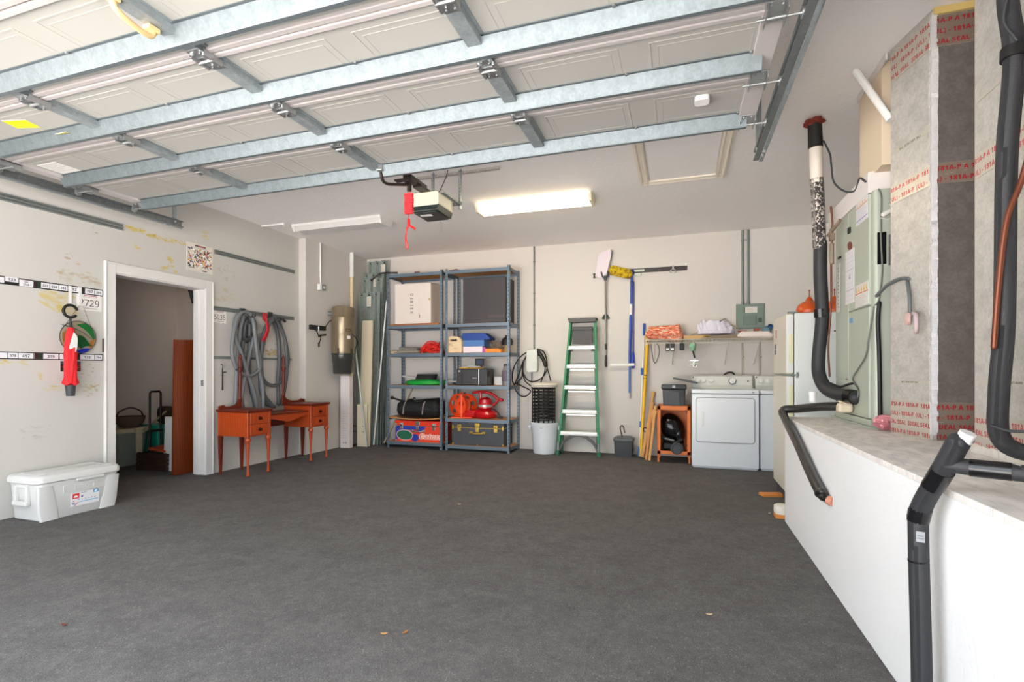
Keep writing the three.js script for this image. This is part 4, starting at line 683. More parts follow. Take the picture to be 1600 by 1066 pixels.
solo('rope', 'heap of bright red rope coiled on the second tier against the middle posts', 'rope', [tube(coilPile(-3.41, 1.365, -6.68, 0.18, 0.011, 4, 0.6, 0.14), 0.011, 6, 260), tube(coilPile(-3.40, 1.375, -6.66, 0.16, 0.011, 4, 0.6, 0.1), 0.011, 6, 220), tube([...Array(25)].map((_, i) => { const a = i / 24 * PI; return [-3.41 + 0.165 * Math.cos(a), 1.375 + 0.16 * Math.sin(a), -6.62 + 0.01 * Math.sin(i)]; }), 0.011, 6, 60), tube([...Array(25)].map((_, i) => { const a = i / 24 * PI; return [-3.40 + 0.14 * Math.cos(a), 1.375 + 0.13 * Math.sin(a), -6.6 + 0.012 * Math.sin(i * 2)]; }), 0.011, 6, 60), tube([...Array(25)].map((_, i) => { const a = i / 24 * PI; return [-3.42 + 0.11 * Math.cos(a), 1.375 + 0.1 * Math.sin(a), -6.58 + 0.01 * Math.sin(i)]; }), 0.011, 6, 60)], plain('#e0281f', 0.55));
{
  const t = thing('jug_case', 'cream plastic tool case with a dark slot handle on the right shelf', 'case', [-3.02, 1.366, -6.65]);
  const o = new THREE.Shape(); o.moveTo(-0.115, 0); o.lineTo(0.115, 0); o.lineTo(0.125, 0.02); o.lineTo(0.12, 0.18); o.lineTo(0.07, 0.225); o.lineTo(-0.03, 0.24); o.lineTo(-0.115, 0.2); o.lineTo(-0.122, 0.02);
  o.holes.push(new THREE.Path([[-0.05, 0.165], [0.05, 0.165], [0.05, 0.19], [-0.05, 0.19]].map((p) => new THREE.Vector2(...p))));
  part(t, 'case', prism(o, 0.12, 0.008), plain('#e0c8a2', 0.5));
  part(t, 'backing', bx(0.16, 0.1, 0.06, 0, 0.1, 0.04, 0.004), plain('#3a2a22', 0.6));
  part(t, 'marking', [bx(0.05, 0.006, 0.004, -0.04, 0.12, 0.12, 0.001), bx(0.006, 0.04, 0.004, -0.06, 0.1, 0.12, 0.001), bx(0.05, 0.006, 0.004, 0.03, 0.06, 0.12, 0.001), bx(0.03, 0.006, 0.004, -0.02, 0.1, 0.12, 0.001)], plain('#a08a68', 0.6), 'moulded marks');
}
{
  const t = thing('carton', 'light blue box with a dark blue open lid on the second tier', 'box', [-2.735, 1.455, -6.68]);
  part(t, 'box', bx(0.31, 0.095, 0.2, 0, 0, 0, 0.003), plain('#4a78b8', 0.55));
  part(t, 'lid', [prism([[-0.175, 0.09], [0.24, 0.09], [0.245, 0.115], [0.165, 0.18], [-0.165, 0.185], [-0.18, 0.11]], 0.21, 0.003).translate(0, 0, -0.1)], plain('#123f94', 0.5), 'dark blue lid');
}
solo('carton', 'flat white box with a pink end beneath the blue box', 'box', bx(0.29, 0.088, 0.2, 0, 0, 0, 0.003).translate(-2.745, 1.366, -6.67), plain('#e6dce6', 0.5));
solo('carton', 'small magenta box tucked beside the flat white box', 'box', bx(0.035, 0.075, 0.16, 0, 0, 0, 0.003).translate(-2.577, 1.366, -6.66), plain('#b04a9a', 0.5));
solo('carton', 'orange tool box lying flat on the second tier of the right shelf', 'box', [bx(0.2, 0.055, 0.16, 0, 0, 0, 0.004).translate(-2.45, 1.366, -6.63), bx(0.09, 0.04, 0.12, 0, 0, 0, 0.004).translate(-2.36, 1.366, -6.6)], plain('#e08a2e', 0.55));
solo('wire_coil', 'tangle of brown wire resting on the orange tool box', 'wire', tube(coilPile(-2.43, 1.425, -6.66, 0.11, 0.006, 5, 0.6, 0.1), 0.0055, 5, 240), plain('#7a6a58', 0.6));
{
  const t = thing('work_lamp', 'small black lamp with a tan base at the right end of the second tier', 'lamp', [-2.275, 1.366, -6.68]);
  part(t, 'base', lathe([[0.001, 0], [0.06, 0], [0.055, 0.03], [0.035, 0.09], [0.04, 0.11], [0.001, 0.11]], 20), plain('#a88a5a', 0.5));
  part(t, 'head', lathe([[0.001, 0.1], [0.075, 0.11], [0.08, 0.16], [0.06, 0.2], [0.03, 0.215], [0.032, 0.24], [0.001, 0.245]], 20), M.black);
}
// third tier
{
  const t = thing('garden_hose', 'bright green flat hose coiled on the third tier of the left shelf', 'hose', [-3.53, 0.909, -6.68]);
  part(t, 'coil', [lathe([[0.2, 0], [0.29, 0.004], [0.315, 0.03], [0.3, 0.05], [0.24, 0.075], [0.15, 0.08], [0.14, 0.05]], 40).scale(1, 1, 0.62), tube([...Array(60)].map((_, i) => { const a = i / 59 * 6 * PI; const R = 0.31 - 0.02 * i / 59; return [R * Math.cos(a), 0.018 + 0.04 * i / 59, 0.62 * R * Math.sin(a)]; }), 0.014, 6, 200)], plain('#12a03c', 0.4));
  part(t, 'fitting', rod([-0.28, 0.012, 0.1], [-0.22, 0.012, 0.13], 0.016, 10), M.brass);
}
solo('cable_coil', 'black cable coil lying on top of the green hose', 'cable', [...Array(5)].map((_, k) => new THREE.TorusGeometry(0.15 - 0.006 * (k % 2), 0.013, 8, 40).rotateX(PI / 2).scale(1, 1, 0.6).translate(-3.535 + 0.006 * k, 0.998 + k * 0.014, -6.69)), M.rubber);
solo('tube', 'thin white plastic tube lying across the back of the third tier', 'tube', rod([-4.03, 1.03, -6.88], [-3.20, 0.935, -6.87], 0.013, 10), M.white);
solo('tube', 'second thin white plastic tube behind the black appliance', 'tube', rod([-3.62, 0.99, -6.86], [-2.72, 0.925, -6.85], 0.012, 10), M.white);
{
  const t = thing('shredder', 'black boxy office appliance on the third tier of the right shelf', 'appliance', [-2.76, 0.911, -6.70]);
  part(t, 'body', bx(0.46, 0.235, 0.28, 0, 0, 0, 0.012), plain('#232326', 0.35));
  part(t, 'front_panel', [bx(0.075, 0.22, 0.01, -0.185, 0.008, 0.143, 0.003), bx(0.23, 0.22, 0.016, -0.02, 0.008, 0.145, 0.006)], plain('#2e2e31', 0.3));
  part(t, 'trim', [bx(0.008, 0.22, 0.014, 0.112, 0.008, 0.145, 0.002), bx(0.06, 0.006, 0.004, 0.055, 0.1, 0.154, 0.001)], M.chrome);
  part(t, 'indicator', bx(0.025, 0.018, 0.004, -0.18, 0.19, 0.149, 0.001), M.white);
  part(t, 'side_vent', [bx(0.004, 0.09, 0.03, 0.231, 0.12, 0.06, 0.001), bx(0.004, 0.06, 0.025, 0.231, 0.04, -0.02, 0.001)], M.black);
}
solo('notepad', 'yellow notepad lying on the black appliance', 'notepad', [bx(0.14, 0.016, 0.1, 0, 0, 0, 0.002).rotateY(0.1).translate(-2.9, 1.147, -6.66), bx(0.2, 0.01, 0.09, 0, 0, 0, 0.002).rotateY(0.2).translate(-2.72, 1.147, -6.65)], plain('#d8a848', 0.7));
{
  const t = thing('small_monitor', 'tiny dark screen on a stand set on the black appliance', 'monitor', [-2.70, 1.158, -6.72]);
  part(t, 'bezel', bx(0.13, 0.1, 0.018, 0, 0.028, 0, 0.004), M.black);
  part(t, 'screen', bx(0.09, 0.06, 0.002, 0, 0.05, 0.01, 0), plain('#3a4a63', 0.2));
  part(t, 'stand', [bx(0.03, 0.03, 0.03, 0.02, 0, 0, 0.004), bx(0.07, 0.006, 0.05, 0.02, 0, 0, 0.002)], plain('#6a2a1e', 0.5));
  part(t, 'cable', tube([[0.0, 0.012, 0.02], [-0.1, 0.03, 0.05], [-0.22, 0.012, 0.06], [-0.12, 0.02, 0.08], [0.03, 0.012, 0.05]], 0.005, 6, 40), M.white);
}
{
  const t = thing('bottle', 'grey ribbed plastic bottle at the right end of the third tier', 'bottle', [-2.255, 0.911, -6.60]);
  const r = [[0.001, 0], [0.066, 0]]; for (let i = 0; i < 7; i++) r.push([0.068, 0.006 + i * 0.022], [0.064, 0.017 + i * 0.022]);
  part(t, 'body', lathe([...r, [0.066, 0.165], [0.062, 0.2], [0.045, 0.26], [0.04, 0.27]], 28), plain('#7e7d80', 0.35));
  part(t, 'cap', lathe([[0.04, 0.265], [0.042, 0.27], [0.04, 0.295], [0.03, 0.3], [0.001, 0.3]], 20), M.charcoal);
  part(t, 'label', lathe([[0.0655, 0.06], [0.069, 0.07], [0.069, 0.2], [0.064, 0.21]], 28).scale(1.0, 1, 1.0), plain('#6b5c6a', 0.5));
}
solo('notepaper', 'white paper sheet standing behind the grey ribbed bottle', 'paper', bx(0.16, 0.12, 0.006, 0, 0, 0, 0.001).translate(-2.43, 0.911, -6.8), M.white);
// fourth tier
{
  const t = thing('duffel_bag', 'slouching black duffel bag with grey straps on the sagging board', 'bag', [-3.60, 0.448, -6.69]);
  let g = new RoundedBoxGeometry(0.7, 0.24, 0.34, 10, 0.09);
  g = warp(g, (x, y, z) => { const u = x / 0.35, top = (y > 0 ? 1 : 0.35), h = 0.62 + 0.38 * Math.max(-0.2, Math.sin((u + 0.15) * 2.6)) + (u > 0.35 ? 0.28 * (1 - Math.abs(u - 0.6) * 2) : 0) + (u < -0.5 ? 0.12 : 0); return [x * (1 + 0.03 * vnoise(y * 10, z * 8, 2)), y * (y > 0 ? h + 0.1 : 1) + 0.02 * vnoise(x * 9, y * 9, z * 9) * top, z * (0.85 + 0.15 * (y < 0 ? 1 : 0.4)) + 0.014 * vnoise(x * 11, y * 11, z * 7)]; });
  part(t, 'body', g.translate(0, 0.125, 0), std({ color: '#151617', roughness: 0.7 }));
  for (const x of [-0.21, 0.1]) part(t, 'strap', tube([[x, 0.05, 0.172], [x + 0.005, 0.13, 0.165], [x + 0.012, 0.2, 0.135], [x + 0.015, 0.235, 0.07]], 0.013, 6, 24).scale(1, 1, 1), plain('#8b8285', 0.7), 'grey webbing strap');
  part(t, 'carry_handle', [tube([[-0.2, 0.22, 0.1], [-0.1, 0.255, 0.13], [0.0, 0.22, 0.15], [0.08, 0.24, 0.12]], 0.011, 6, 30), tube([[-0.14, 0.22, 0.02], [-0.12, 0.27, 0.03], [-0.08, 0.26, 0.04]], 0.008, 6, 20)], M.black);
  part(t, 'zip', tube([[-0.33, 0.09, 0.16], [-0.1, 0.1, 0.178], [0.15, 0.12, 0.178], [0.33, 0.1, 0.15]], 0.004, 5, 30), plain('#3a3c3e', 0.4));
}
solo('baton', 'black baton with a round knob poking out behind the duffel bag', 'baton', [rod([-4.02, 0.715, -6.58], [-3.74, 0.635, -6.62], 0.014, 10), new THREE.SphereGeometry(0.027, 14, 10).translate(-4.03, 0.718, -6.58)], M.black);
{
  const t = thing('cord_reel', 'bright orange plastic cord reel on the fourth tier of the right shelf', 'reel', [-2.93, 0.452, -6.63], 0.25);
  const disc = () => { const s = new THREE.Shape(); s.absarc(0, 0, 0.165, 0, 2 * PI); for (let i = 0; i < 5; i++) { const p = new THREE.Path(), a = i / 5 * 2 * PI + 0.3; p.absarc(0.1 * Math.cos(a), 0.1 * Math.sin(a), 0.034, 0, 2 * PI); s.holes.push(p); } return prism(s, 0.014, 0.003); };
  for (const s of [-1, 1]) part(t, 'side_disc', disc().rotateY(s * 0.62 + (s > 0 ? 0.0 : 0.0)).translate(s * 0.062, 0.175, 0.02 - 0.03), M.orange);
  part(t, 'cord_winding', [lathe([[0.001, -0.045], [0.12, -0.04], [0.13, 0], [0.12, 0.04], [0.001, 0.045]], 24).rotateX(PI / 2).rotateY(0).translate(0, 0.175, -0.05)], plain('#c93a10', 0.6));
  part(t, 'stand', [bx(0.3, 0.016, 0.16, 0, 0, 0, 0.006), bx(0.03, 0.34, 0.03, 0, 0, 0.045, 0.006), new THREE.TorusGeometry(0.022, 0.008, 8, 20).translate(0, 0.34, 0.045)], M.orange);
  part(t, 'carry_grip', [bx(0.11, 0.045, 0.03, 0, 0.31, 0.0, 0.006)], plain('#7a3a28', 0.5));
}
{
  const t = thing('leaf_blower', 'red electric leaf blower with an arched handle on the fourth tier', 'leaf blower', [-2.6, 0.452, -6.69]);
  const R = phys({ color: '#c8101c', roughness: 0.25, clearcoat: 0.4, clearcoatRoughness: 0.2 });
  part(t, 'fan_housing', [lathe([[0.001, 0], [0.11, 0.0], [0.155, 0.02], [0.168, 0.06], [0.15, 0.095], [0.09, 0.12], [0.001, 0.12]], 36), stack([[0, 0.13, 0.1, 0.03], [0.24, 0.09, 0.075, 0.03]], 5).rotateZ(PI / 2).translate(-0.04, 0.06, 0.05)], R);
  part(t, 'motor_housing', lathe([[0.07, 0.11], [0.1, 0.14], [0.102, 0.19], [0.095, 0.2], [0.095, 0.225], [0.09, 0.26], [0.06, 0.285], [0.03, 0.29], [0.03, 0.3], [0.001, 0.302]], 28), R);
  part(t, 'band', lathe([[0.098, 0.155], [0.1045, 0.158], [0.1035, 0.19], [0.096, 0.194]], 28), plain('#b9b4b0', 0.35, 0.4), 'silver band');
  part(t, 'handle', [tube([[-0.17, 0.355, 0.0], [-0.1, 0.365, 0], [0.02, 0.36, 0], [0.12, 0.325, 0], [0.19, 0.27, 0], [0.25, 0.255, 0]], 0.021, 10, 50), tube([[-0.08, 0.36, 0], [-0.075, 0.29, 0], [-0.06, 0.23, 0], [-0.05, 0.2, 0]], 0.019, 8, 20), tube([[0.18, 0.285, 0], [0.17, 0.23, 0], [0.12, 0.19, 0], [0.07, 0.18, 0]], 0.017, 8, 24)], R);
  part(t, 'trigger', [bx(0.03, 0.02, 0.02, 0.24, 0.235, 0, 0.004), rod([-0.185, 0.355, -0.012], [-0.185, 0.355, 0.012], 0.019, 12)], plain('#7a1016', 0.4));
  part(t, 'power_cord', tube([[0.09, 0.14, 0.05], [0.17, 0.125, 0.08], [0.23, 0.08, 0.1], [0.255, 0.035, 0.1]], 0.006, 6, 30), M.black);
  part(t, 'plug', bx(0.045, 0.035, 0.03, 0.265, 0.005, 0.1, 0.006), plain('#1d2030', 0.5));
}
// trunks on the bottom tier
function trunk(pos, w, h, d, side, metal, label, front, lidPart) {
  const t = thing('trunk', label, 'trunk', pos);
  part(t, 'body', bx(w, h - 0.075, d, 0, 0, 0, 0.006), side);
  part(t, 'lid', bx(w + 0.004, 0.072, d + 0.004, 0, h - 0.072, 0, 0.006), lidPart ?? side);
  if (front) part(t, 'front_print', card(w - 0.02, h - 0.08, 0.002, front).translate(0, (h - 0.08) / 2 + 0.002, d / 2 + 0.001), M.print);
  part(t, 'edge_band', [bx(w + 0.006, 0.008, 0.006, 0, h - 0.079, d / 2 + 0.002, 0.002), bx(0.006, 0.008, d, w / 2 + 0.002, h - 0.079, 0, 0.002)], metal);
  for (const x of [-w * 0.35, w * 0.35]) {
    const l = part(t, 'latch', [bx(0.06, 0.04, 0.014, x, h - 0.07, d / 2 + 0.008, 0.006), bx(0.05, 0.055, 0.012, x, h - 0.128, d / 2 + 0.007, 0.006), new THREE.SphereGeometry(0.016, 12, 8).translate(x, h - 0.05, d / 2 + 0.012)], metal);
  }
  part(t, 'center_lock', [bx(0.075, 0.055, 0.014, 0, h - 0.06, d / 2 + 0.008, 0.012), bx(0.05, 0.07, 0.014, 0, h - 0.13, d / 2 + 0.008, 0.006)], metal);
  part(t, 'handle', [tube([[-0.09, h - 0.14, d / 2 + 0.01], [-0.06, h - 0.15, d / 2 + 0.024], [0.06, h - 0.15, d / 2 + 0.024], [0.09, h - 0.14, d / 2 + 0.01]], 0.011, 8, 30), bx(0.05, 0.035, 0.012, -0.095, h - 0.16, d / 2 + 0.004, 0.012), bx(0.05, 0.035, 0.012, 0.095, h - 0.16, d / 2 + 0.004, 0.012)], metal);
  for (const x of [-w / 2 + 0.015, w / 2 - 0.015]) { part(t, 'corner_cap', new THREE.SphereGeometry(0.017, 12, 8).translate(x, 0.016, d / 2 - 0.004), metal); part(t, 'corner_cap', bx(0.026, 0.06, 0.026, x, h - 0.1, d / 2 - 0.008, 0.006), metal); }
  part(t, 'stud', [new THREE.SphereGeometry(0.009, 10, 6).translate(0, 0.016, d / 2 + 0.002), new THREE.SphereGeometry(0.007, 8, 6).translate(-0.12, h - 0.012, d / 2 + 0.003), new THREE.SphereGeometry(0.007, 8, 6).translate(0.12, h - 0.012, d / 2 + 0.003)], metal);
}
const gat = print(560, 190, (c, w, h) => {
  fill(c, w, h, '#ee4420');
  c.fillStyle = '#2438a4'; c.beginPath(); c.moveTo(0, 0); c.lineTo(380, 0); c.lineTo(350, 62); c.lineTo(200, 40); c.lineTo(0, 90); c.fill(); c.beginPath(); c.ellipse(245, 142, 48, 46, 0, 0, 7); c.fill(); c.fillRect(0, 60, 26, 120);
  c.fillStyle = '#e8b8c0'; c.beginPath(); c.ellipse(115, 112, 106, 68, 0.08, 0, 7); c.fill(); c.fillStyle = '#1d6a4c'; c.beginPath(); c.ellipse(115, 112, 98, 58, 0.08, 0, 7); c.fill();
  c.font = 'italic bold 82px serif'; c.textAlign = 'center'; c.textBaseline = 'middle'; c.lineWidth = 14; c.strokeStyle = '#ffe0d8'; c.strokeText('Gators', 432, 122); c.fillStyle = '#ee6a54'; c.fillText('Gators', 432, 122);
});
trunk([-3.575, 0.096, -6.7], 0.74, 0.3, 0.36, plain('#d23a1c', 0.4), M.chrome, 'orange and blue footlocker trunk with white script lettering', gat, plain('#ee3a1c', 0.35));
trunk([-2.655, 0.083, -6.71], 0.77, 0.318, 0.37, plain('#45474c', 0.5), M.brass, 'dark grey footlocker trunk with brass fittings on the bottom tier');

// ---------- back wall: charger, bin, ladder ----------
const xyz = (l, z, f) => l.map(([x, y], i) => [x, y, z + (f ? f(i / l.length) : 0)]);
{
  const t = thing('wall_charger', 'pale grey wall charger box with looped black cable beside the shelf unit', 'charger', [0, 0, 0]);
  part(t, 'housing', [prism([[-0.075, 0.02], [-0.05, 0], [0.07, 0.012], [0.082, 0.04], [0.082, 0.3], [0.07, 0.325], [-0.06, 0.325], [-0.08, 0.3], [-0.085, 0.06]], 0.095, 0.012).translate(-1.98, 1.09, -6.965)], plain('#d3d6ce', 0.4));
  part(t, 'status_panel', [bx(0.05, 0.1, 0.006, 0, 0, 0, 0.003).translate(-1.94, 1.14, -6.87)], plain('#c6cac0', 0.3));
  part(t, 'holster', bx(0.03, 0.1, 0.06, -1.885, 1.32, -6.92, 0.008), M.black);
  const K = M.rubber;
  part(t, 'cable', [tube(xyz([[-2.0, 1.35], [-2.033, 1.381], [-2.157, 1.297], [-2.246, 1.145], [-2.264, 0.991], [-2.24, 0.924], [-2.139, 1.026], [-2.122, 1.229], [-2.033, 1.364]], -6.9, (u) => 0.03 * Math.sin(u * 6)), 0.0085, 8, 90), tube(xyz([[-1.9, 1.421], [-1.807, 1.378], [-1.764, 1.261], [-1.764, 1.128], [-1.824, 1.027], [-1.928, 0.968], [-2.033, 0.976], [-2.104, 1.06], [-2.13, 1.179], [-2.086, 1.297], [-2.042, 1.347], [-1.99, 1.33]], -6.9, (u) => 0.02 * Math.sin(u * 7)), 0.0085, 8, 110), tube(xyz([[-2.24, 0.925], [-2.186, 0.93], [-2.098, 0.891], [-1.992, 0.834], [-2.045, 0.766], [-2.115, 0.756], [-2.186, 0.806], [-2.231, 0.899], [-2.2, 0.98], [-2.15, 1.1], [-2.12, 1.2], [-2.08, 1.28]], -6.86), 0.0085, 8, 110), tube(xyz([[-2.1, 1.24], [-2.11, 1.1], [-2.08, 0.98], [-2.03, 0.93], [-1.99, 0.9]], -6.88), 0.0085, 8, 40), tube(xyz([[-1.85, 1.3], [-1.79, 1.2], [-1.79, 1.1], [-1.842, 0.96]], -6.87), 0.0085, 8, 40), tube(xyz([[-1.876, 1.379], [-1.79, 1.26], [-1.75, 1.144], [-1.70, 0.978]], -6.86), 0.0085, 8, 40)], K);
  part(t, 'plug_handle', [tube(xyz([[-1.87, 1.38], [-1.83, 1.32], [-1.79, 1.24], [-1.775, 1.19]], -6.85), 0.026, 10, 24)], M.black);
  part(t, 'conduit', [rod([-1.965, 1.41, -6.955], [-1.965, 2.875, -6.955], 0.0105, 10), rod([-2.0, 1.1, -6.955], [-2.0, 0.85, -6.955], 0.01, 8), ...[1.75, 2.2, 2.65].map((y) => bx(0.03, 0.02, 0.03, -1.965, y, -6.956, 0.004))], plain('#7b7f7e', 0.5, 0.2));
}
{
  const t = thing('trash_can', 'white round trash can with side handles holding the black lattice roll', 'trash can', [-1.74, 0, -6.7]);
  part(t, 'body', lathe([[0.001, 0], [0.145, 0], [0.158, 0.012], [0.185, 0.33], [0.19, 0.36], [0.2, 0.39], [0.203, 0.42], [0.197, 0.425], [0.188, 0.4], [0.18, 0.34], [0.15, 0.03], [0.001, 0.02]], 48), plain('#dbe0e4', 0.4));
  for (const s of [-1, 1]) part(t, 'handle', [bx(0.05, 0.03, 0.08, s * 0.215, 0.345, 0, 0.01), bx(0.02, 0.06, 0.08, s * 0.2, 0.32, 0, 0.008)], plain('#dbe0e4', 0.4));
  part(t, 'lettering', card(0.075, 0.022, 0.002, print(120, 36, (c, w, h) => { fill(c, w, h, '#dbe0e4'); text(c, 'BRUTE', 60, 14, 24, '#333'); text(c, '20', 60, 31, 10, '#555'); })).translate(0, 0.355, 0.192), M.print);
}
{
  const t = thing('lattice_roll', 'black plastic lattice roll standing in the white trash can', 'lattice', [-1.76, 0, -6.7]);
  for (let k = 0; k < 10; k++) part(t, 'ring', [new THREE.TorusGeometry(0.155, 0.008, 6, 40).rotateX(PI / 2).scale(1, 1.4, 1).translate(0, 0.46 + k * 0.046, 0)], M.black);
  for (let i = 0; i < 14; i++) { const a = i / 14 * 2 * PI; part(t, 'upright', [rod([0.155 * Math.cos(a), 0.36, 0.155 * Math.sin(a)], [0.155 * Math.cos(a), 0.89, 0.155 * Math.sin(a)], 0.007, 6), ...[]], M.black); }
}
{
  const t = thing('can_lid', 'white trash can lid resting on top of the black lattice roll', 'lid', [-1.75, 0.896, -6.7]);
  part(t, 'lid', lathe([[0.001, 0.02], [0.15, 0.0], [0.175, 0.0], [0.18, 0.02], [0.188, 0.03], [0.186, 0.048], [0.165, 0.055], [0.1, 0.05], [0.001, 0.056]], 40), plain('#ded9c8', 0.5));
  part(t, 'grip', [bx(0.09, 0.014, 0.03, 0, 0.05, 0, 0.006)], plain('#d2ccb8', 0.5));
}
{
  const t = thing('step_ladder', 'green fibreglass step ladder with aluminium steps folded against the back wall', 'ladder', [0, 0, 0]);
  const G = plain('#12804e', 0.45), z = (y) => -6.62 - 0.10 * y, lx = (y) => -1.545 + 0.0765 * y, rx = (y) => -1.0 - 0.044 * y;
  for (const [f, s] of [[lx, 1], [rx, -1]]) {
    const a = [f(0.05), 0.05, z(0.05)], b = [f(1.78), 1.78, z(1.78)], q = Math.atan2(b[0] - a[0], 1.73), lean = Math.atan2(0.1, 1);
    const rail = (dz, w) => bx(w, 1.74, 0.025, 0, 0, 0, 0.003).rotateX(-lean).rotateZ(-q).translate(a[0], a[1], a[2] + dz);
    part(t, 'rail', [rail(0, 0.03), bx(0.012, 1.74, 0.06, 0, 0, -0.03, 0.002).rotateX(-lean).rotateZ(-q).translate(a[0] + s * 0.009, a[1], a[2])], G);
    part(t, 'rear_rail', bx(0.022, 1.66, 0.03, 0, 0, 0, 0.003).rotateX(-lean * 0.85).rotateZ(-q * 0.85).translate(a[0] + s * 0.03, 0.02, a[2] - 0.09), plain('#0f7145', 0.5));
    part(t, 'foot', bx(0.05, 0.06, 0.07, f(0.02), 0.0, z(0) + 0.0, 0.008), plain('#1f6a48', 0.6));
    part(t, 'bracket', bx(0.03, 0.12, 0.05, f(0.1), 0.06, z(0.1) + 0.006, 0.004), M.greySteel);
  }
  for (const y of [0.295, 0.58, 0.9, 1.18, 1.43]) { const xa = lx(y) + 0.012, xb = rx(y) - 0.012; part(t, 'step', [bx(xb - xa, 0.036, 0.012, (xa + xb) / 2, y - 0.018, z(y) + 0.022, 0.003), bx(xb - xa, 0.006, 0.08, (xa + xb) / 2, y + 0.014, z(y) - 0.02, 0.002), bx(xb - xa + 0.02, 0.01, 0.014, (xa + xb) / 2, y - 0.03, z(y) + 0.02, 0.003)], M.alu); }
  for (const y of [0.85, 1.46, 0.54, 1.14]) { const xa = lx(y) + 0.04, xb = rx(y) - 0.04; part(t, 'rear_brace', bx(xb - xa, 0.022, 0.014, (xa + xb) / 2, y - 0.025, z(y) - 0.07, 0.003), M.alu); }
  part(t, 'top_cap', [bx(0.36, 0.05, 0.16, -1.247, 1.765, z(1.78) - 0.03, 0.008), bx(0.38, 0.03, 0.17, -1.247, 1.79, z(1.78) - 0.03, 0.006)], plain('#51504e', 0.5));
  part(t, 'tool_tray', [bx(0.27, 0.23, 0.02, -1.245, 1.475, z(1.6) + 0.0, 0.006), bx(0.28, 0.03, 0.05, -1.245, 1.66, z(1.6), 0.005), ...[[-0.09, 1.56], [0.09, 1.56], [-0.09, 1.51], [0.09, 1.51]].map(([x, y]) => rod([-1.245 + x, y, z(1.6) + 0.01], [-1.245 + x, y, z(1.6) + 0.016], 0.014, 10))], plain('#3f3f3e', 0.5));
  const arch = (f0, f1, r) => tube([...Array(13)].map((_, i) => { const u = i / 12; return [lx(0.05) + 0.02 + u * (rx(0.05) - lx(0.05) - 0.04), 0.06 + 0.2 * Math.sin(PI * u) ** 0.6, z(0.12) - 0.01]; }), r, 6, 60);
  part(t, 'arch_brace', [arch(0, 1, 0.013), arch(0, 1, 0.013).translate(0, 0.022, 0.004)], plain('#6c6d6c', 0.5, 0.3));
  part(t, 'gusset', [bx(0.05, 0.03, 0.02, lx(1.4) + 0.04, 1.375, z(1.4) - 0.01, 0.004), bx(0.05, 0.03, 0.02, rx(1.4) - 0.04, 1.375, z(1.4) - 0.01, 0.004)], M.charcoal);
}
// tool rail and hanging tools
{
  const t = thing('tool_rail', 'black wall rail with hook clips, high on the back wall beside the blue pole', 'rail', [0, 0, ZB]);
  part(t, 'rail', [bx(0.78, 0.052, 0.012, -0.305, 2.42, 0.008, 0.002), bx(0.78, 0.01, 0.022, -0.305, 2.463, 0.012, 0.002), bx(0.78, 0.01, 0.022, -0.305, 2.418, 0.012, 0.002)], plain('#37332f', 0.5));
  part(t, 'clip', [bx(0.024, 0.05, 0.03, -0.088, 2.43, 0.025, 0.003), tube([[-0.095, 2.44, 0.03], [-0.13, 2.41, 0.05], [-0.125, 2.385, 0.09], [-0.105, 2.38, 0.1]], 0.0055, 6, 24), tube([[-0.08, 2.44, 0.03], [-0.05, 2.41, 0.05], [-0.055, 2.385, 0.09], [-0.07, 2.38, 0.1]], 0.0055, 6, 24)], M.chrome);
  part(t, 'clip', [bx(0.16, 0.03, 0.012, -0.53, 2.43, 0.022, 0.002), bx(0.08, 0.035, 0.014, -0.535, 2.372, 0.03, 0.004)], plain('#c7cfc2', 0.5));
  part(t, 'end_tab', bx(0.02, 0.03, 0.006, 0.07, 2.48, 0.004, 0.001), M.white);
}
{
  const t = thing('wall_shovel', 'long handled white scoop shovel hung blade up on the back wall', 'shovel', [0, 0, 0]);
  const o = new THREE.Shape(); o.moveTo(0.14, 0.38); o.quadraticCurveTo(-0.02, 0.37, -0.035, 0.3); o.lineTo(-0.07, 0.06); o.quadraticCurveTo(-0.03, 0.0, 0.03, 0.0); o.lineTo(0.085, 0.06); o.lineTo(0.145, 0.3);
  part(t, 'blade', prism(o, 0.01, 0.003).rotateY(-0.12).translate(-1.02, 2.36, -6.91), plain('#dbd0d8', 0.5));
  part(t, 'blade_edge', prism([[0, 0], [0.012, 0], [0.016, 0.33], [0.004, 0.33]], 0.045, 0.002).rotateZ(-0.17).translate(-0.93, 2.41, -6.955), plain('#8b928a', 0.5));
  part(t, 'socket', [tube([[-1.01, 2.44, -6.9], [-0.99, 2.38, -6.9], [-0.955, 2.365, -6.9], [-0.925, 2.39, -6.9], [-0.925, 2.44, -6.9]], 0.013, 8, 30), cyl(0.02, 0.024, 0.06, -0.957, 2.33, -6.9, 12)], plain('#3a4148', 0.5));
  part(t, 'pole', rod([-0.957, 2.36, -6.91], [-0.953, 1.30, -6.93], 0.0125, 10), plain('#8d8a82', 0.35, 0.5));
  part(t, 'sleeve', rod([-0.955, 1.48, -6.928], [-0.954, 1.40, -6.929], 0.015, 10), M.black);
  part(t, 'grip', lathe([[0.001, 0], [0.014, 0.005], [0.018, 0.04], [0.016, 0.12], [0.014, 0.16], [0.001, 0.16]], 14).translate(-0.954, 1.165, -6.93), M.black);
}
{
  const t = thing('tool_clip', 'dark green spring clip gripping the shovel pole', 'clip', [-0.957, 1.82, ZB]);
  part(t, 'base', [bx(0.1, 0.025, 0.03, 0, -0.005, 0.016, 0.004), lathe([[0.001, 0.02], [0.05, 0.018], [0.035, 0.04], [0.018, 0.06], [0.001, 0.06]], 16).scale(1, 1, 0.5).translate(0, 0, 0.024)], plain('#2c4338', 0.5));
}
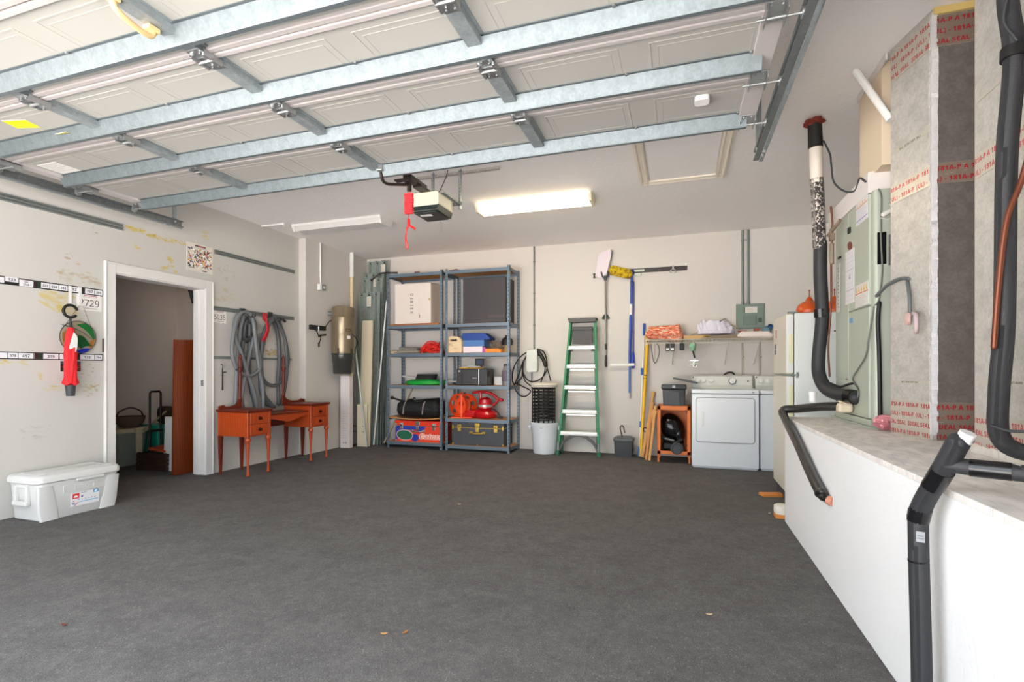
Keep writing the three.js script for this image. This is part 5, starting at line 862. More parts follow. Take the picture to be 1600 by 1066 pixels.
solo('duster', 'fuzzy yellow and brown duster head hung between the shovel and the blue pole', 'duster', warp(flat(new THREE.CapsuleGeometry(0.06, 0.2, 12, 28)), (x, y, z) => { const k = 1 + 0.3 * vnoise(x * 45, y * 45, z * 45); return [x * k * 1.05, y, z * k]; }).rotateZ(PI / 2 - 0.28).translate(-0.755, 2.425, -6.9), std({ color: '#ffffff', roughness: 0.95, map: tex(256, 256, 0.2, 0.2, (x, y) => { const k = at(N16, x, y) * 0.5 + at(N64, x, y) * 0.5; return k > 0.56 ? [128, 92, 40] : [205, 186 - 20 * k, 12]; }) }, true));
solo('wall_tab', 'small black hook screw on the wall left of the white shovel', 'hook', [bx(0.02, 0.06, 0.012, -1.115, 2.38, -6.96, 0.003), bx(0.04, 0.012, 0.012, -1.115, 2.43, -6.96, 0.002), bx(0.034, 0.012, 0.012, -1.115, 2.38, -6.96, 0.002)], M.black);
{
  const t = thing('window_pole', 'blue telescopic pole with a white cuff and a white cross bar on the back wall', 'pole', [0, 0, -6.925]);
  part(t, 'pole', [rod([-0.612, 2.40, 0], [-0.628, 1.62, 0], 0.0165, 10), rod([-0.628, 1.84, 0], [-0.64, 1.2, 0], 0.0175, 10)], M.blue);
  part(t, 'lower_pole', rod([-0.64, 1.22, 0], [-0.643, 0.82, 0], 0.0125, 10), plain('#3a6ab8', 0.4));
  part(t, 'tip', rod([-0.643, 0.83, 0], [-0.643, 0.745, 0], 0.011, 10, 0.007), plain('#b9c0c4', 0.4, 0.3));
  part(t, 'cuff', rod([-0.62, 2.0, 0.001], [-0.6245, 1.86, 0.001], 0.0185, 12), M.white);
  part(t, 'head', [new THREE.SphereGeometry(0.035, 14, 10).scale(1, 1.4, 0.8).translate(-0.613, 2.42, 0), rod([-0.612, 2.3, 0.005], [-0.6, 2.24, 0.005], 0.022, 10)], plain('#16327a', 0.45));
  part(t, 'joint', rod([-0.641, 1.215, 0.0], [-0.641, 1.175, 0], 0.02, 10), plain('#d8c840', 0.5));
  part(t, 'cross_bar', [bx(0.32, 0.02, 0.014, -0.735, 1.195, 0.02, 0.003), bx(0.32, 0.012, 0.02, -0.735, 1.182, 0.02, 0.002)], M.white);
}
{
  const t = thing('brush_pole', 'thin purple-blue pole with a thick blue grip beside the telescopic pole', 'pole', [0, 0, -6.945]);
  part(t, 'pole', rod([-0.59, 2.3, 0], [-0.597, 1.35, 0], 0.009, 8), plain('#4a4f9a', 0.5));
  part(t, 'grip', lathe([[0.001, 0], [0.016, 0.005], [0.021, 0.04], [0.02, 0.16], [0.013, 0.22], [0.001, 0.22]], 14).translate(-0.598, 1.145, 0.0), plain('#1a3fb2', 0.45));
}
{
  const t = thing('mop_pole', 'white pole with blue ends leaning on the back wall beside the yellow pole', 'pole', [0, 0, 0]);
  part(t, 'pole', [rod([-0.456, 1.7, -6.94], [-0.497, 0.12, -6.80], 0.0105, 10)], M.white);
  part(t, 'top_grip', rod([-0.4535, 1.74, -6.943], [-0.4575, 1.58, -6.929], 0.0175, 12), plain('#1c4f9c', 0.45));
  part(t, 'collar', rod([-0.476, 1.15, -6.89], [-0.478, 1.06, -6.88], 0.0185, 12), plain('#1760ac', 0.45));
  part(t, 'lower_collar', [rod([-0.498, 0.13, -6.80], [-0.501, 0.005, -6.79], 0.025, 12), rod([-0.492, 0.46, -6.83], [-0.494, 0.38, -6.823], 0.013, 10)], plain('#1a74c8', 0.45));
}
{
  const t = thing('push_broom', 'yellow pole with a tan brush head leaning on the back wall by the wire shelf', 'broom', [0, 0, 0]);
  part(t, 'pole', [rod([-0.415, 1.45, -6.92], [-0.485, 0.012, -6.76], 0.0215, 12)], plain('#eab71a', 0.4));
  part(t, 'band', [rod([-0.434, 1.06, -6.877], [-0.4345, 1.05, -6.876], 0.0225, 12), rod([-0.436, 1.02, -6.873], [-0.4365, 1.01, -6.872], 0.0225, 12)], M.black);
  part(t, 'brush', [lathe([[0.001, 0], [0.02, 0], [0.03, 0.05], [0.034, 0.16], [0.026, 0.2], [0.001, 0.2]], 14).translate(-0.41, 1.43, -6.925)], plain('#d9b878', 0.8));
  part(t, 'brush_hole', rod([-0.405, 1.5, -6.895], [-0.405, 1.5, -6.888], 0.011, 10), M.black);
}
// timber offcuts
solo('plank', 'wide pale plank leaning behind the other offcuts beside the orange cabinet', 'plank', prism([[0, 0], [0.075, 0], [0.07, 0.62], [0.01, 0.62]], 0.022, 0.002).rotateZ(-0.24).rotateX(-0.1).translate(-0.495, 0.018, -6.72), M.pine);
{
  const t = thing('wooden_pole', 'wooden pole with a flared end and a small black strap', 'pole', [0, 0, 0]);
  part(t, 'shaft', rod([-0.45, 0.03, -6.66], [-0.345, 0.78, -6.93], 0.019, 12), M.pine);
  part(t, 'flare', rod([-0.345, 0.77, -6.93], [-0.335, 0.84, -6.945], 0.02, 12, 0.032), M.pine);
  part(t, 'strap', new THREE.TorusGeometry(0.026, 0.006, 6, 16).rotateY(0.6).translate(-0.43, 0.36, -6.76), M.black);
}
solo('plank', 'narrow pale strip of wood leaning nearest the orange cabinet', 'plank', bx(0.03, 0.72, 0.02, 0, 0, 0, 0.002).rotateX(-0.4).rotateZ(-0.09).translate(-0.365, 0.004, -6.52), M.pine);
solo('plank', 'narrow orange-brown strip of wood next to the pale strip', 'plank', bx(0.026, 0.76, 0.024, 0, 0, 0, 0.002).rotateX(-0.4).rotateZ(-0.09).translate(-0.405, 0.004, -6.54), plain('#c98a4e', 0.6));
{
  const t = thing('dustpan', 'black lidded bin dustpan with a short hooked handle on the floor', 'dustpan', [-0.70, 0, -6.80]);
  part(t, 'bin', stack([[0, 0.225, 0.16, 0.012], [0.2, 0.24, 0.18, 0.012]], 3), plain('#3c3e41', 0.5));
  part(t, 'lid', [stack([[0.2, 0.255, 0.2, 0.015], [0.22, 0.265, 0.21, 0.015], [0.24, 0.255, 0.2, 0.015]], 3), bx(0.2, 0.02, 0.16, 0, 0.235, -0.01, 0.008)], plain('#55585a', 0.45));
  part(t, 'handle', [tube([[-0.01, 0.24, 0.06], [-0.03, 0.3, 0.05], [-0.045, 0.37, 0.04], [-0.03, 0.4, 0.04], [-0.005, 0.39, 0.04], [0.015, 0.31, 0.04]], 0.008, 6, 40)], M.charcoal);
}
// orange cabinet with the black vacuum inside, tote on top
{
  const t = thing('cabinet', 'small orange open-front cabinet on short legs next to the dryer', 'cabinet', [-0.075, 0, -6.66]);
  const O = plain('#d9742e', 0.5), w = 0.385, d = 0.36, y0 = 0.10, y1 = 0.69;
  part(t, 'side_panel', span(-w / 2, -w / 2 + 0.014, y0, y1, -d / 2, d / 2, 0.002), O); part(t, 'side_panel', span(w / 2 - 0.014, w / 2, y0, y1, -d / 2, d / 2, 0.002), O);
  part(t, 'top_panel', span(-w / 2, w / 2, y1 - 0.014, y1, -d / 2, d / 2, 0.002), O); part(t, 'bottom_panel', span(-w / 2, w / 2, y0, y0 + 0.014, -d / 2, d / 2, 0.002), O); part(t, 'back_panel', span(-w / 2, w / 2, y0, y1, -d / 2, -d / 2 + 0.01, 0.001), O);
  part(t, 'front_frame', [span(-w / 2, -w / 2 + 0.04, y0, y1, d / 2, d / 2 + 0.016, 0.003), span(w / 2 - 0.04, w / 2, y0, y1, d / 2, d / 2 + 0.016, 0.003), span(-w / 2, w / 2, y1 - 0.05, y1, d / 2, d / 2 + 0.016, 0.003), span(-w / 2, w / 2, y0, y0 + 0.045, d / 2, d / 2 + 0.016, 0.003)], O);
  for (const [x, z] of [[-1, -1], [1, -1], [-1, 1], [1, 1]]) part(t, 'leg', bx(0.022, y0, 0.022, x * (w / 2 - 0.014), 0, z * (d / 2 - 0.008), 0.002), O);
  for (const y of [0.2, 0.6]) part(t, 'hinge_pin', bx(0.012, 0.03, 0.01, w / 2 - 0.042, y, d / 2 + 0.012, 0.002), M.charcoal);
}
{
  const t = thing('vacuum_cleaner', 'glossy black canister vacuum stuffed inside the orange cabinet', 'vacuum cleaner', [-0.085, 0.118, -6.66]);
  part(t, 'body', [new THREE.SphereGeometry(0.17, 28, 18).scale(0.82, 1.1, 0.85).rotateZ(0.45).translate(-0.01, 0.29, 0.01), new THREE.SphereGeometry(0.1, 20, 14).scale(0.8, 1.1, 0.9).translate(0.06, 0.22, 0.05)], M.blackGloss);
  part(t, 'base', [bx(0.26, 0.1, 0.26, 0.0, 0.02, -0.02, 0.03), tube([[-0.13, 0.18, 0.12], [-0.06, 0.16, 0.15], [0.03, 0.13, 0.14], [0.1, 0.16, 0.12]], 0.024, 8, 30)], M.black);
  part(t, 'wheel', [rod([0.045, 0.06, 0.1], [0.045, 0.06, 0.215], 0.072, 28), new THREE.TorusGeometry(0.058, 0.006, 6, 28).translate(0.045, 0.06, 0.216)], plain('#3c3f42', 0.5));
  part(t, 'highlight_trim', tube([[-0.09, 0.17, 0.165], [-0.04, 0.165, 0.175], [0.01, 0.152, 0.172]], 0.006, 6, 20), plain('#b8bcc0', 0.3, 0.3));
}
{
  const t = thing('storage_tote', 'dark grey plastic tote with its lid askew on the orange cabinet', 'tote', [-0.075, 0.69, -6.655]);
  const C = plain('#34373a', 0.45);
  part(t, 'body', [stack([[0, 0.25, 0.24, 0.015], [0.19, 0.265, 0.255, 0.015], [0.2, 0.285, 0.27, 0.015], [0.215, 0.3, 0.28, 0.012], [0.24, 0.29, 0.275, 0.012], [0.255, 0.285, 0.27, 0.012]], 3)], C);
  part(t, 'front_panel', prism([[-0.075, 0], [0.075, 0], [0.06, 0.16], [-0.06, 0.16]], 0.012, 0.003).translate(-0.0, 0.01, 0.122), C);
  part(t, 'latch', bx(0.035, 0.035, 0.012, 0, 0.215, 0.14, 0.004), plain('#9da1a4', 0.4));
  part(t, 'lid', [bx(0.29, 0.022, 0.26, 0, 0, 0, 0.006).rotateZ(-0.2).translate(0.13, 0.295, -0.01)], plain('#4a4d4f', 0.45), 'tilted lid');
  part(t, 'tag', bx(0.004, 0.06, 0.02, 0.148, 0.13, 0.1, 0.001), M.white);
}
// dryer and washer
function appliance(pos, w, label, dials, door) {
  const t = thing(door ? 'dryer' : 'washer', label, door ? 'dryer' : 'washing machine', pos), d = 0.64, h = 0.905;
  part(t, 'cabinet', [bx(w, h - 0.075, d, 0, 0.02, 0, 0.008), bx(w - 0.03, 0.03, d - 0.04, 0, 0, -0.01, 0.003)], M.enamel);
  part(t, 'top', [bx(w + 0.006, 0.05, d + 0.008, 0, h - 0.052, 0, 0.012)], M.enamel);
  part(t, 'console', [prism([[d / 2 - 0.6, 0], [d / 2 - 0.44, 0], [d / 2 - 0.47, 0.04], [d / 2 - 0.5, 0.145], [d / 2 - 0.53, 0.16], [d / 2 - 0.6, 0.16]], w - 0.02, 0.006).rotateY(-PI / 2).translate(w / 2 - 0.01, h - 0.004, 0)], plain('#d6d9d2', 0.4));
  const con = (x, y, r, l, m, n) => part(t, n, [rod([0, 0, 0], [0, 0, l], r, 24), ...(r > 0.02 ? [bx(0.008, r * 1.6, 0.012, 0, -r * 0.8, l - 0.004, 0.002)] : [])].map((g) => g.rotateX(-0.28).translate(x, h + y, d / 2 - 0.462 - (y - 0.04) * 0.29)), m);
  for (const [x, r, dark] of dials) { if (dark) con(x, 0.085, r * 1.22, 0.006, plain('#4a5260', 0.4), 'dial_ring'); con(x, 0.085, r, 0.024, M.whitePlastic, 'knob'); }
  con(w / 2 - 0.06, 0.085, 0.008, 0.008, M.black, 'button'); con(-w / 2 + 0.025, 0.13, 0.008, 0.006, M.black, 'screw_cap');
  if (door) {
    const dr = part(t, 'door', [prism(rshape(0.612, 0.505, 0.035), 0.02, 0.006).translate(0, 0.555, d / 2 - 0.008)], M.enamel);
    part(t, 'door_seam', ring(0.624, 0.517, 0.006, 0.04, 0.004).translate(0, 0.555, d / 2 - 0.002), plain('#7e8488', 0.6));
    part(dr, 'handle', [bx(0.03, 0.17, 0.02, -0.235, 0.48, d / 2 + 0.006, 0.008), bx(0.012, 0.17, 0.012, -0.258, 0.48, d / 2 + 0.004, 0.004)], M.whitePlastic);
  }
  part(t, 'badge', rod([w / 2 - 0.06, h - 0.03, d / 2], [w / 2 - 0.06, h - 0.03, d / 2 + 0.006], 0.009, 14), plain('#8a8a86', 0.3, 0.5));
  for (const s of [-1, 1]) part(t, 'foot', cyl(0.025, 0.02, 0.022, s * (w / 2 - 0.06), 0, d / 2 - 0.06, 12), M.black);
  return t;
}
appliance([0.4785, 0, -6.55], 0.705, 'white front-door clothes dryer with dials on its console against the back wall', [[-0.27, 0.022], [-0.205, 0.022], [-0.12, 0.024], [0.12, 0.035, 1]], true);
appliance([1.19, 0, -6.585], 0.69, 'white washing machine half hidden behind the refrigerator', [[-0.28, 0.024], [-0.2, 0.026], [0.1, 0.03]], false);
solo('hose_loop', 'short black hose loop poking up behind the dryer console', 'hose', tube([[0.50, 1.04, -6.93], [0.55, 1.085, -6.92], [0.6, 1.095, -6.92], [0.64, 1.07, -6.93], [0.64, 1.0, -6.94]], 0.011, 8, 30), M.black);
for (const [x, n] of [[0.735, 'left'], [0.931, 'right']]) solo('pipe', n === 'left' ? 'thin painted pipe on the wall behind the dryer console' : 'thin painted pipe on the wall behind the washing machine', 'pipe', [rod([x, 0.9, -6.955], [x, 1.47, -6.955], 0.0095, 8), bx(0.03, 0.02, 0.03, x + 0.01, 1.28, -6.955, 0.003)], plain('#a9a893', 0.5));
// wire shelf and its load
{
  const t = thing('wire_shelf', 'white coated wire shelf on the back wall above the dryer', 'shelf', [0, 0, 0]);
  const x0 = -0.42, x1 = 1.5, zf = -6.63, zb = -6.955, y = 1.50, W = M.wire, r = 0.0045;
  part(t, 'front_rail', [rod([x0, y, zf], [x1, y, zf], r + 0.001), rod([x0, y - 0.045, zf + 0.004], [x1, y - 0.045, zf + 0.004], r + 0.001)], W);
  part(t, 'rear_rail', rod([x0, y, zb], [x1, y, zb], r), W);
  for (let i = 0; i <= 44; i++) { const x = x0 + (x1 - x0) * i / 44; part(t, 'wire', [rod([x, y + 0.004, zb], [x, y + 0.004, zf], 0.003, 5), rod([x, y + 0.004, zf], [x, y - 0.045, zf + 0.004], 0.003, 5)], W); }
  for (const [xb, xt] of [[-0.328, -0.30], [-0.10, -0.07], [0.164, 0.18], [0.53, 0.55], [0.868, 0.89], [1.3, 1.32]]) part(t, 'brace', [rod([xb, 1.195, -6.962], [xt, y - 0.03, zf + 0.02], 0.0055, 8), rod([xb, 1.195, -6.97], [xb, 1.195, -6.952], 0.013, 10)], W);
}
{
  const g = new RoundedBoxGeometry(0.46, 0.19, 0.27, 14, 0.07);
  solo('blanket', 'rumpled orange and white knitted throw heaped on the wire shelf', 'blanket', warp(flat(g), (x, y, z) => { const f = y > -0.04 ? 1 : 0.2; return [x * (1 - 0.12 * (y > 0 ? 1 : 0)) + 0.01 * vnoise(y * 20, z * 20, 1), y * (0.95 + 0.25 * Math.sin(x * 6 + 0.8)) + f * (0.014 * Math.sin(x * 70 + 30 * y + 8 * vnoise(x * 8, y * 9, 4)) + 0.02 * vnoise(x * 16, z * 16, y * 12)), z + 0.016 * Math.sin(y * 90 + 26 * x + 5 * vnoise(x * 9, y * 9, 2))]; }).translate(-0.19, 1.60, -6.78), std({ color: '#ffffff', roughness: 0.95, map: tex(256, 256, 0.22, 0.14, (x, y) => { const k = at(N16, x + Math.floor(60 * at(N64, x, y)), y * 2); return k > 0.6 ? [240, 208, 184] : k > 0.4 ? [226, 128, 84] : [200, 78, 44]; }) }, true));
}
solo('plank', 'pale wooden board lying on the wire shelf right of the orange throw', 'board', bx(0.3, 0.045, 0.2, 0, 0, 0, 0.003).translate(0.19, 1.508, -6.78), plain('#caa56a', 0.7));
{
  const t = thing('cloth', 'crumpled white cloth heap over folded brown boards on the wire shelf', 'cloth', [0.43, 1.508, -6.79]);
  part(t, 'heap', warp(flat(new THREE.SphereGeometry(0.2, 40, 26)), (x, y, z) => { const n = 0.07 * Math.abs(vnoise(x * 14, y * 14, z * 14)) + 0.035 * Math.abs(vnoise(x * 34, y * 30, z * 34)), pk = 1 - 1.6 * Math.abs(x + 0.02); return [x * (0.95 + n * 3), Math.max(0.03, y * 0.88 * (0.75 + 0.3 * pk) + n * 1.6 - 0.04), z * (0.6 + n * 2)]; }).translate(-0.02, 0.03, 0), plain('#dcdae6', 0.85));
  part(t, 'folded_board', [bx(0.44, 0.016, 0.25, 0.03, 0, 0.01, 0.003), bx(0.4, 0.02, 0.22, 0.04, 0.018, 0.0, 0.003)], plain('#8d7d68', 0.7));
}
{
  const t = thing('hanger', 'wire and wood coat hanger propped against the wall behind the white cloth', 'hanger', [0, 0, -6.95]);
  part(t, 'shoulders', tube([[0.12, 1.57, 0], [0.3, 1.66, 0], [0.47, 1.725, 0], [0.62, 1.69, 0], [0.68, 1.66, 0], [0.68, 1.63, 0]], 0.006, 6, 50), plain('#c7b391', 0.6));
  part(t, 'hook', tube([[0.47, 1.725, 0], [0.49, 1.75, 0.01], [0.53, 1.765, 0.015], [0.545, 1.76, 0.02]], 0.007, 6, 20), M.greySteel);
}
solo('bag', 'flat white and pink paper bag lying on the right end of the wire shelf', 'bag', warp(flat(new RoundedBoxGeometry(0.4, 0.09, 0.24, 8, 0.03)), (x, y, z) => [x * (y > 0 ? 0.82 : 1), y * (1 - 1.6 * Math.abs(x) * (y > 0 ? 1 : 0)) + 0.012 * vnoise(x * 14, y, z * 14), z]).translate(0.85, 1.555, -6.77), plain('#e9ddd6', 0.75));
solo('pouch', 'small red and tan pouch peeking above the white paper bag', 'pouch', [bx(0.06, 0.03, 0.05, 0.88, 1.6, -6.82, 0.01), bx(0.1, 0.02, 0.05, 0.72, 1.59, -6.82, 0.008)], plain('#a85a48', 0.7));
{
  const t = thing('bottle', 'blue-grey bottle lying on the wire shelf beside the refrigerator', 'bottle', [1.0, 1.56, -6.80]);
  part(t, 'body', lathe([[0.001, 0], [0.05, 0.004], [0.052, 0.1], [0.03, 0.13], [0.03, 0.14], [0.001, 0.14]], 20).rotateX(PI / 2 - 0.9).translate(-0.01, -0.03, -0.04), plain('#6f8c9c', 0.3));
  part(t, 'cap', lathe([[0.001, 0], [0.032, 0], [0.032, 0.035], [0.026, 0.04], [0.024, 0.02], [0.001, 0.02]], 20).rotateX(PI / 2 - 0.5).translate(0.02, 0.07, 0.03), plain('#1f4f80', 0.4));
}
// things hanging from the wire shelf
solo('lanyard', 'black and white cord loop hanging under the left end of the wire shelf', 'lanyard', tube([[-0.35, 1.45, -6.62], [-0.335, 1.33, -6.625], [-0.32, 1.24, -6.63], [-0.295, 1.215, -6.63], [-0.275, 1.25, -6.63], [-0.25, 1.34, -6.63], [-0.255, 1.42, -6.625], [-0.275, 1.455, -6.62]], 0.006, 6, 60), plain('#5a564e', 0.7));
{
  const t = thing('remote_clip', 'pair of black boxes with white labels hanging from the wire shelf', 'holder', [-0.12, 1.36, -6.62]);
  for (const s of [-1, 1]) { part(t, 'box', bx(0.05, 0.095, 0.03, s * 0.028, 0, 0, 0.006), M.black); part(t, 'label', bx(0.036, 0.025, 0.002, s * 0.028, 0.012, 0.016, 0.001), M.white); }
  part(t, 'hook', rod([0, 0.09, 0], [0, 0.145, 0], 0.004, 6), M.greySteel);
}
solo('pouch', 'small black case hanging alone from the wire shelf', 'case', [bx(0.06, 0.085, 0.03, 0.02, 1.37, -6.62, 0.01), rod([0.02, 1.45, -6.62], [0.02, 1.5, -6.62], 0.004, 6)], M.black);
{
  const t = thing('hand_brush', 'hanging brush with a mint green head and a black handle', 'brush', [0.14, 0, -6.62]);
  part(t, 'head', [new THREE.SphereGeometry(0.04, 18, 12).scale(1, 0.9, 0.7).translate(0, 1.42, 0), cyl(0.025, 0.03, 0.05, 0.002, 1.36, 0, 14)], plain('#7fb594', 0.5));
  part(t, 'handle', rod([0.005, 1.365, 0], [0.028, 1.27, 0], 0.012, 10, 0.009), M.black);
}
solo('caster_bracket', 'bare metal caster bracket dangling below the green brush', 'caster', [rod([0.17, 1.28, -6.62], [0.17, 1.25, -6.62], 0.004, 6), bx(0.1, 0.008, 0.03, 0.16, 1.235, -6.62, 0.002), rod([0.13, 1.19, -6.62], [0.18, 1.24, -6.62], 0.007, 6), rod([0.21, 1.2, -6.62], [0.15, 1.21, -6.62], 0.007, 6), rod([0.1, 1.18, -6.62], [0.14, 1.2, -6.62], 0.006, 6), new THREE.TorusGeometry(0.02, 0.006, 6, 16).translate(0.17, 1.18, -6.62)], M.chrome);
// breaker panel
{
  const t = thing('breaker_panel', 'grey-green electrical breaker panel with two conduits running to the ceiling', 'electrical panel', [0.827, 1.64, ZB]);
  const G = plain('#75877c', 0.45, 0.1);
  part(t, 'cover', [bx(0.325, 0.31, 0.02, 0, 0, 0.012, 0.005), bx(0.3, 0.285, 0.012, 0, 0.012, 0.02, 0.004)], G);
  const dr = part(t, 'door', bx(0.15, 0.11, 0.008, -0.01, 0.05, 0.03, 0.003), plain('#6d7f74', 0.45, 0.1));
  part(dr, 'door_seam', [bx(0.003, 0.11, 0.004, 0.066, 0.05, 0.034, 0), bx(0.12, 0.003, 0.004, 0.01, 0.05, 0.034, 0)], M.charcoal);
  part(t, 'label', card(0.15, 0.075, 0.002, print(150, 75, (c, w, h) => { fill(c, w, h, '#d8d8cf'); c.fillStyle = '#222'; c.fillRect(0, 0, 12, 75); for (let i = 0; i < 6; i++) { c.fillStyle = i === 2 || i === 4 ? '#c89088' : '#b0b0a8'; c.fillRect(22, 12 + i * 10, 118 - (i % 2) * 20, 2); } })).translate(0.0, 0.232, 0.036), M.print);
  part(t, 'switch_plate', bx(0.04, 0.055, 0.012, 0.108, 0.075, 0.03, 0.003), plain('#48544c', 0.5));
  for (const x of [-0.09, -0.025]) part(t, 'conduit', [rod([x, 0.3, 0.02], [x, 1.235, 0.02], 0.0135, 10), rod([x, 0.3, 0.02], [x, 0.34, 0.02], 0.018, 10)], plain('#7d8680', 0.45, 0.4));
  part(t, 'strap', bx(0.1, 0.016, 0.03, -0.057, 1.1, 0.012, 0.002), M.galv);
}
// refrigerator
{
  const t = thing('refrigerator', 'white top-freezer refrigerator standing beyond the raised platform, doors facing the room', 'refrigerator', [0, 0, 0]);
  const zn = -4.73, zf = -5.335, E = plain('#dfe2de', 0.35), D = plain('#d5cfc2', 0.4), H = plain('#e2dcb0', 0.5);
  part(t, 'cabinet', span(0.895, 1.56, 0.03, 1.595, zf, zn, 0.01), E);
  for (const [y0, y1, n] of [[1.09, 1.592, 'freezer_door'], [0.1, 1.075, 'fridge_door']]) {
    const d = part(t, n, [span(0.832, 0.89, y0, y1, zf, zn, 0.012)], D);
    part(d, 'door_edge', span(0.836, 0.886, y0 + 0.012, y1 - 0.012, zn - 0.004, zn + 0.003, 0.002), E);
    const yh = n === 'freezer_door' ? [1.18, 1.42] : [0.74, 1.0];
    part(d, 'handle_recess', prism(rshape(0.028, yh[1] - yh[0], 0.012), 0.006, 0.001).translate(0.87, (yh[0] + yh[1]) / 2, zn + 0.002), H);
  }
  part(t, 'hinge', [span(0.838, 0.93, 1.077, 1.088, zn - 0.04, zn + 0.012, 0.002), rod([0.915, 1.06, zn + 0.006], [0.915, 1.105, zn + 0.006], 0.009, 8)], M.greySteel);
  part(t, 'hinge_cover', span(0.85, 0.92, 1.595, 1.608, zn - 0.05, zn - 0.005, 0.004), M.greySteel);
  part(t, 'base_grille', span(0.86, 0.9, 0, 0.1, zf + 0.02, zn - 0.02, 0.004), M.charcoal);
  part(t, 'magnet', span(0.828, 0.832, 1.41, 1.49, -5.185, -5.16, 0.001), plain('#8a3a3a', 0.5), 'red magnet');
  part(t, 'magnet', [span(0.828, 0.832, 1.265, 1.31, -5.24, -5.19, 0.001), span(0.828, 0.832, 1.315, 1.36, -5.235, -5.185, 0.001)], plain('#5a6078', 0.5), 'small grey magnets');
  part(t, 'screw', rod([1.185, 1.44, zn], [1.185, 1.44, zn + 0.004], 0.007, 8), M.charcoal);
}
for (const [x, z, label] of [[1.035, -4.88, 'orange enamel dome lid with a thin stem knob on top of the refrigerator'], [1.225, -4.9, 'second orange dome on the refrigerator, mostly hidden behind the black pipe']]) {
  const t = thing('dome_lid', label, 'lid', [x, 1.597, z]);
  part(t, 'dome', lathe([[0.001, 0.02], [0.098, 0.0], [0.103, 0.012], [0.1, 0.04], [0.085, 0.075], [0.055, 0.1], [0.03, 0.11], [0.024, 0.125], [0.012, 0.145], [0.001, 0.147]], 36), plain('#c4521c', 0.35));
  part(t, 'stem', [cyl(0.004, 0.004, 0.055, 0, 0.14, 0, 8), new THREE.SphereGeometry(0.008, 10, 8).translate(0, 0.197, 0)], plain('#a03c1c', 0.4));
}

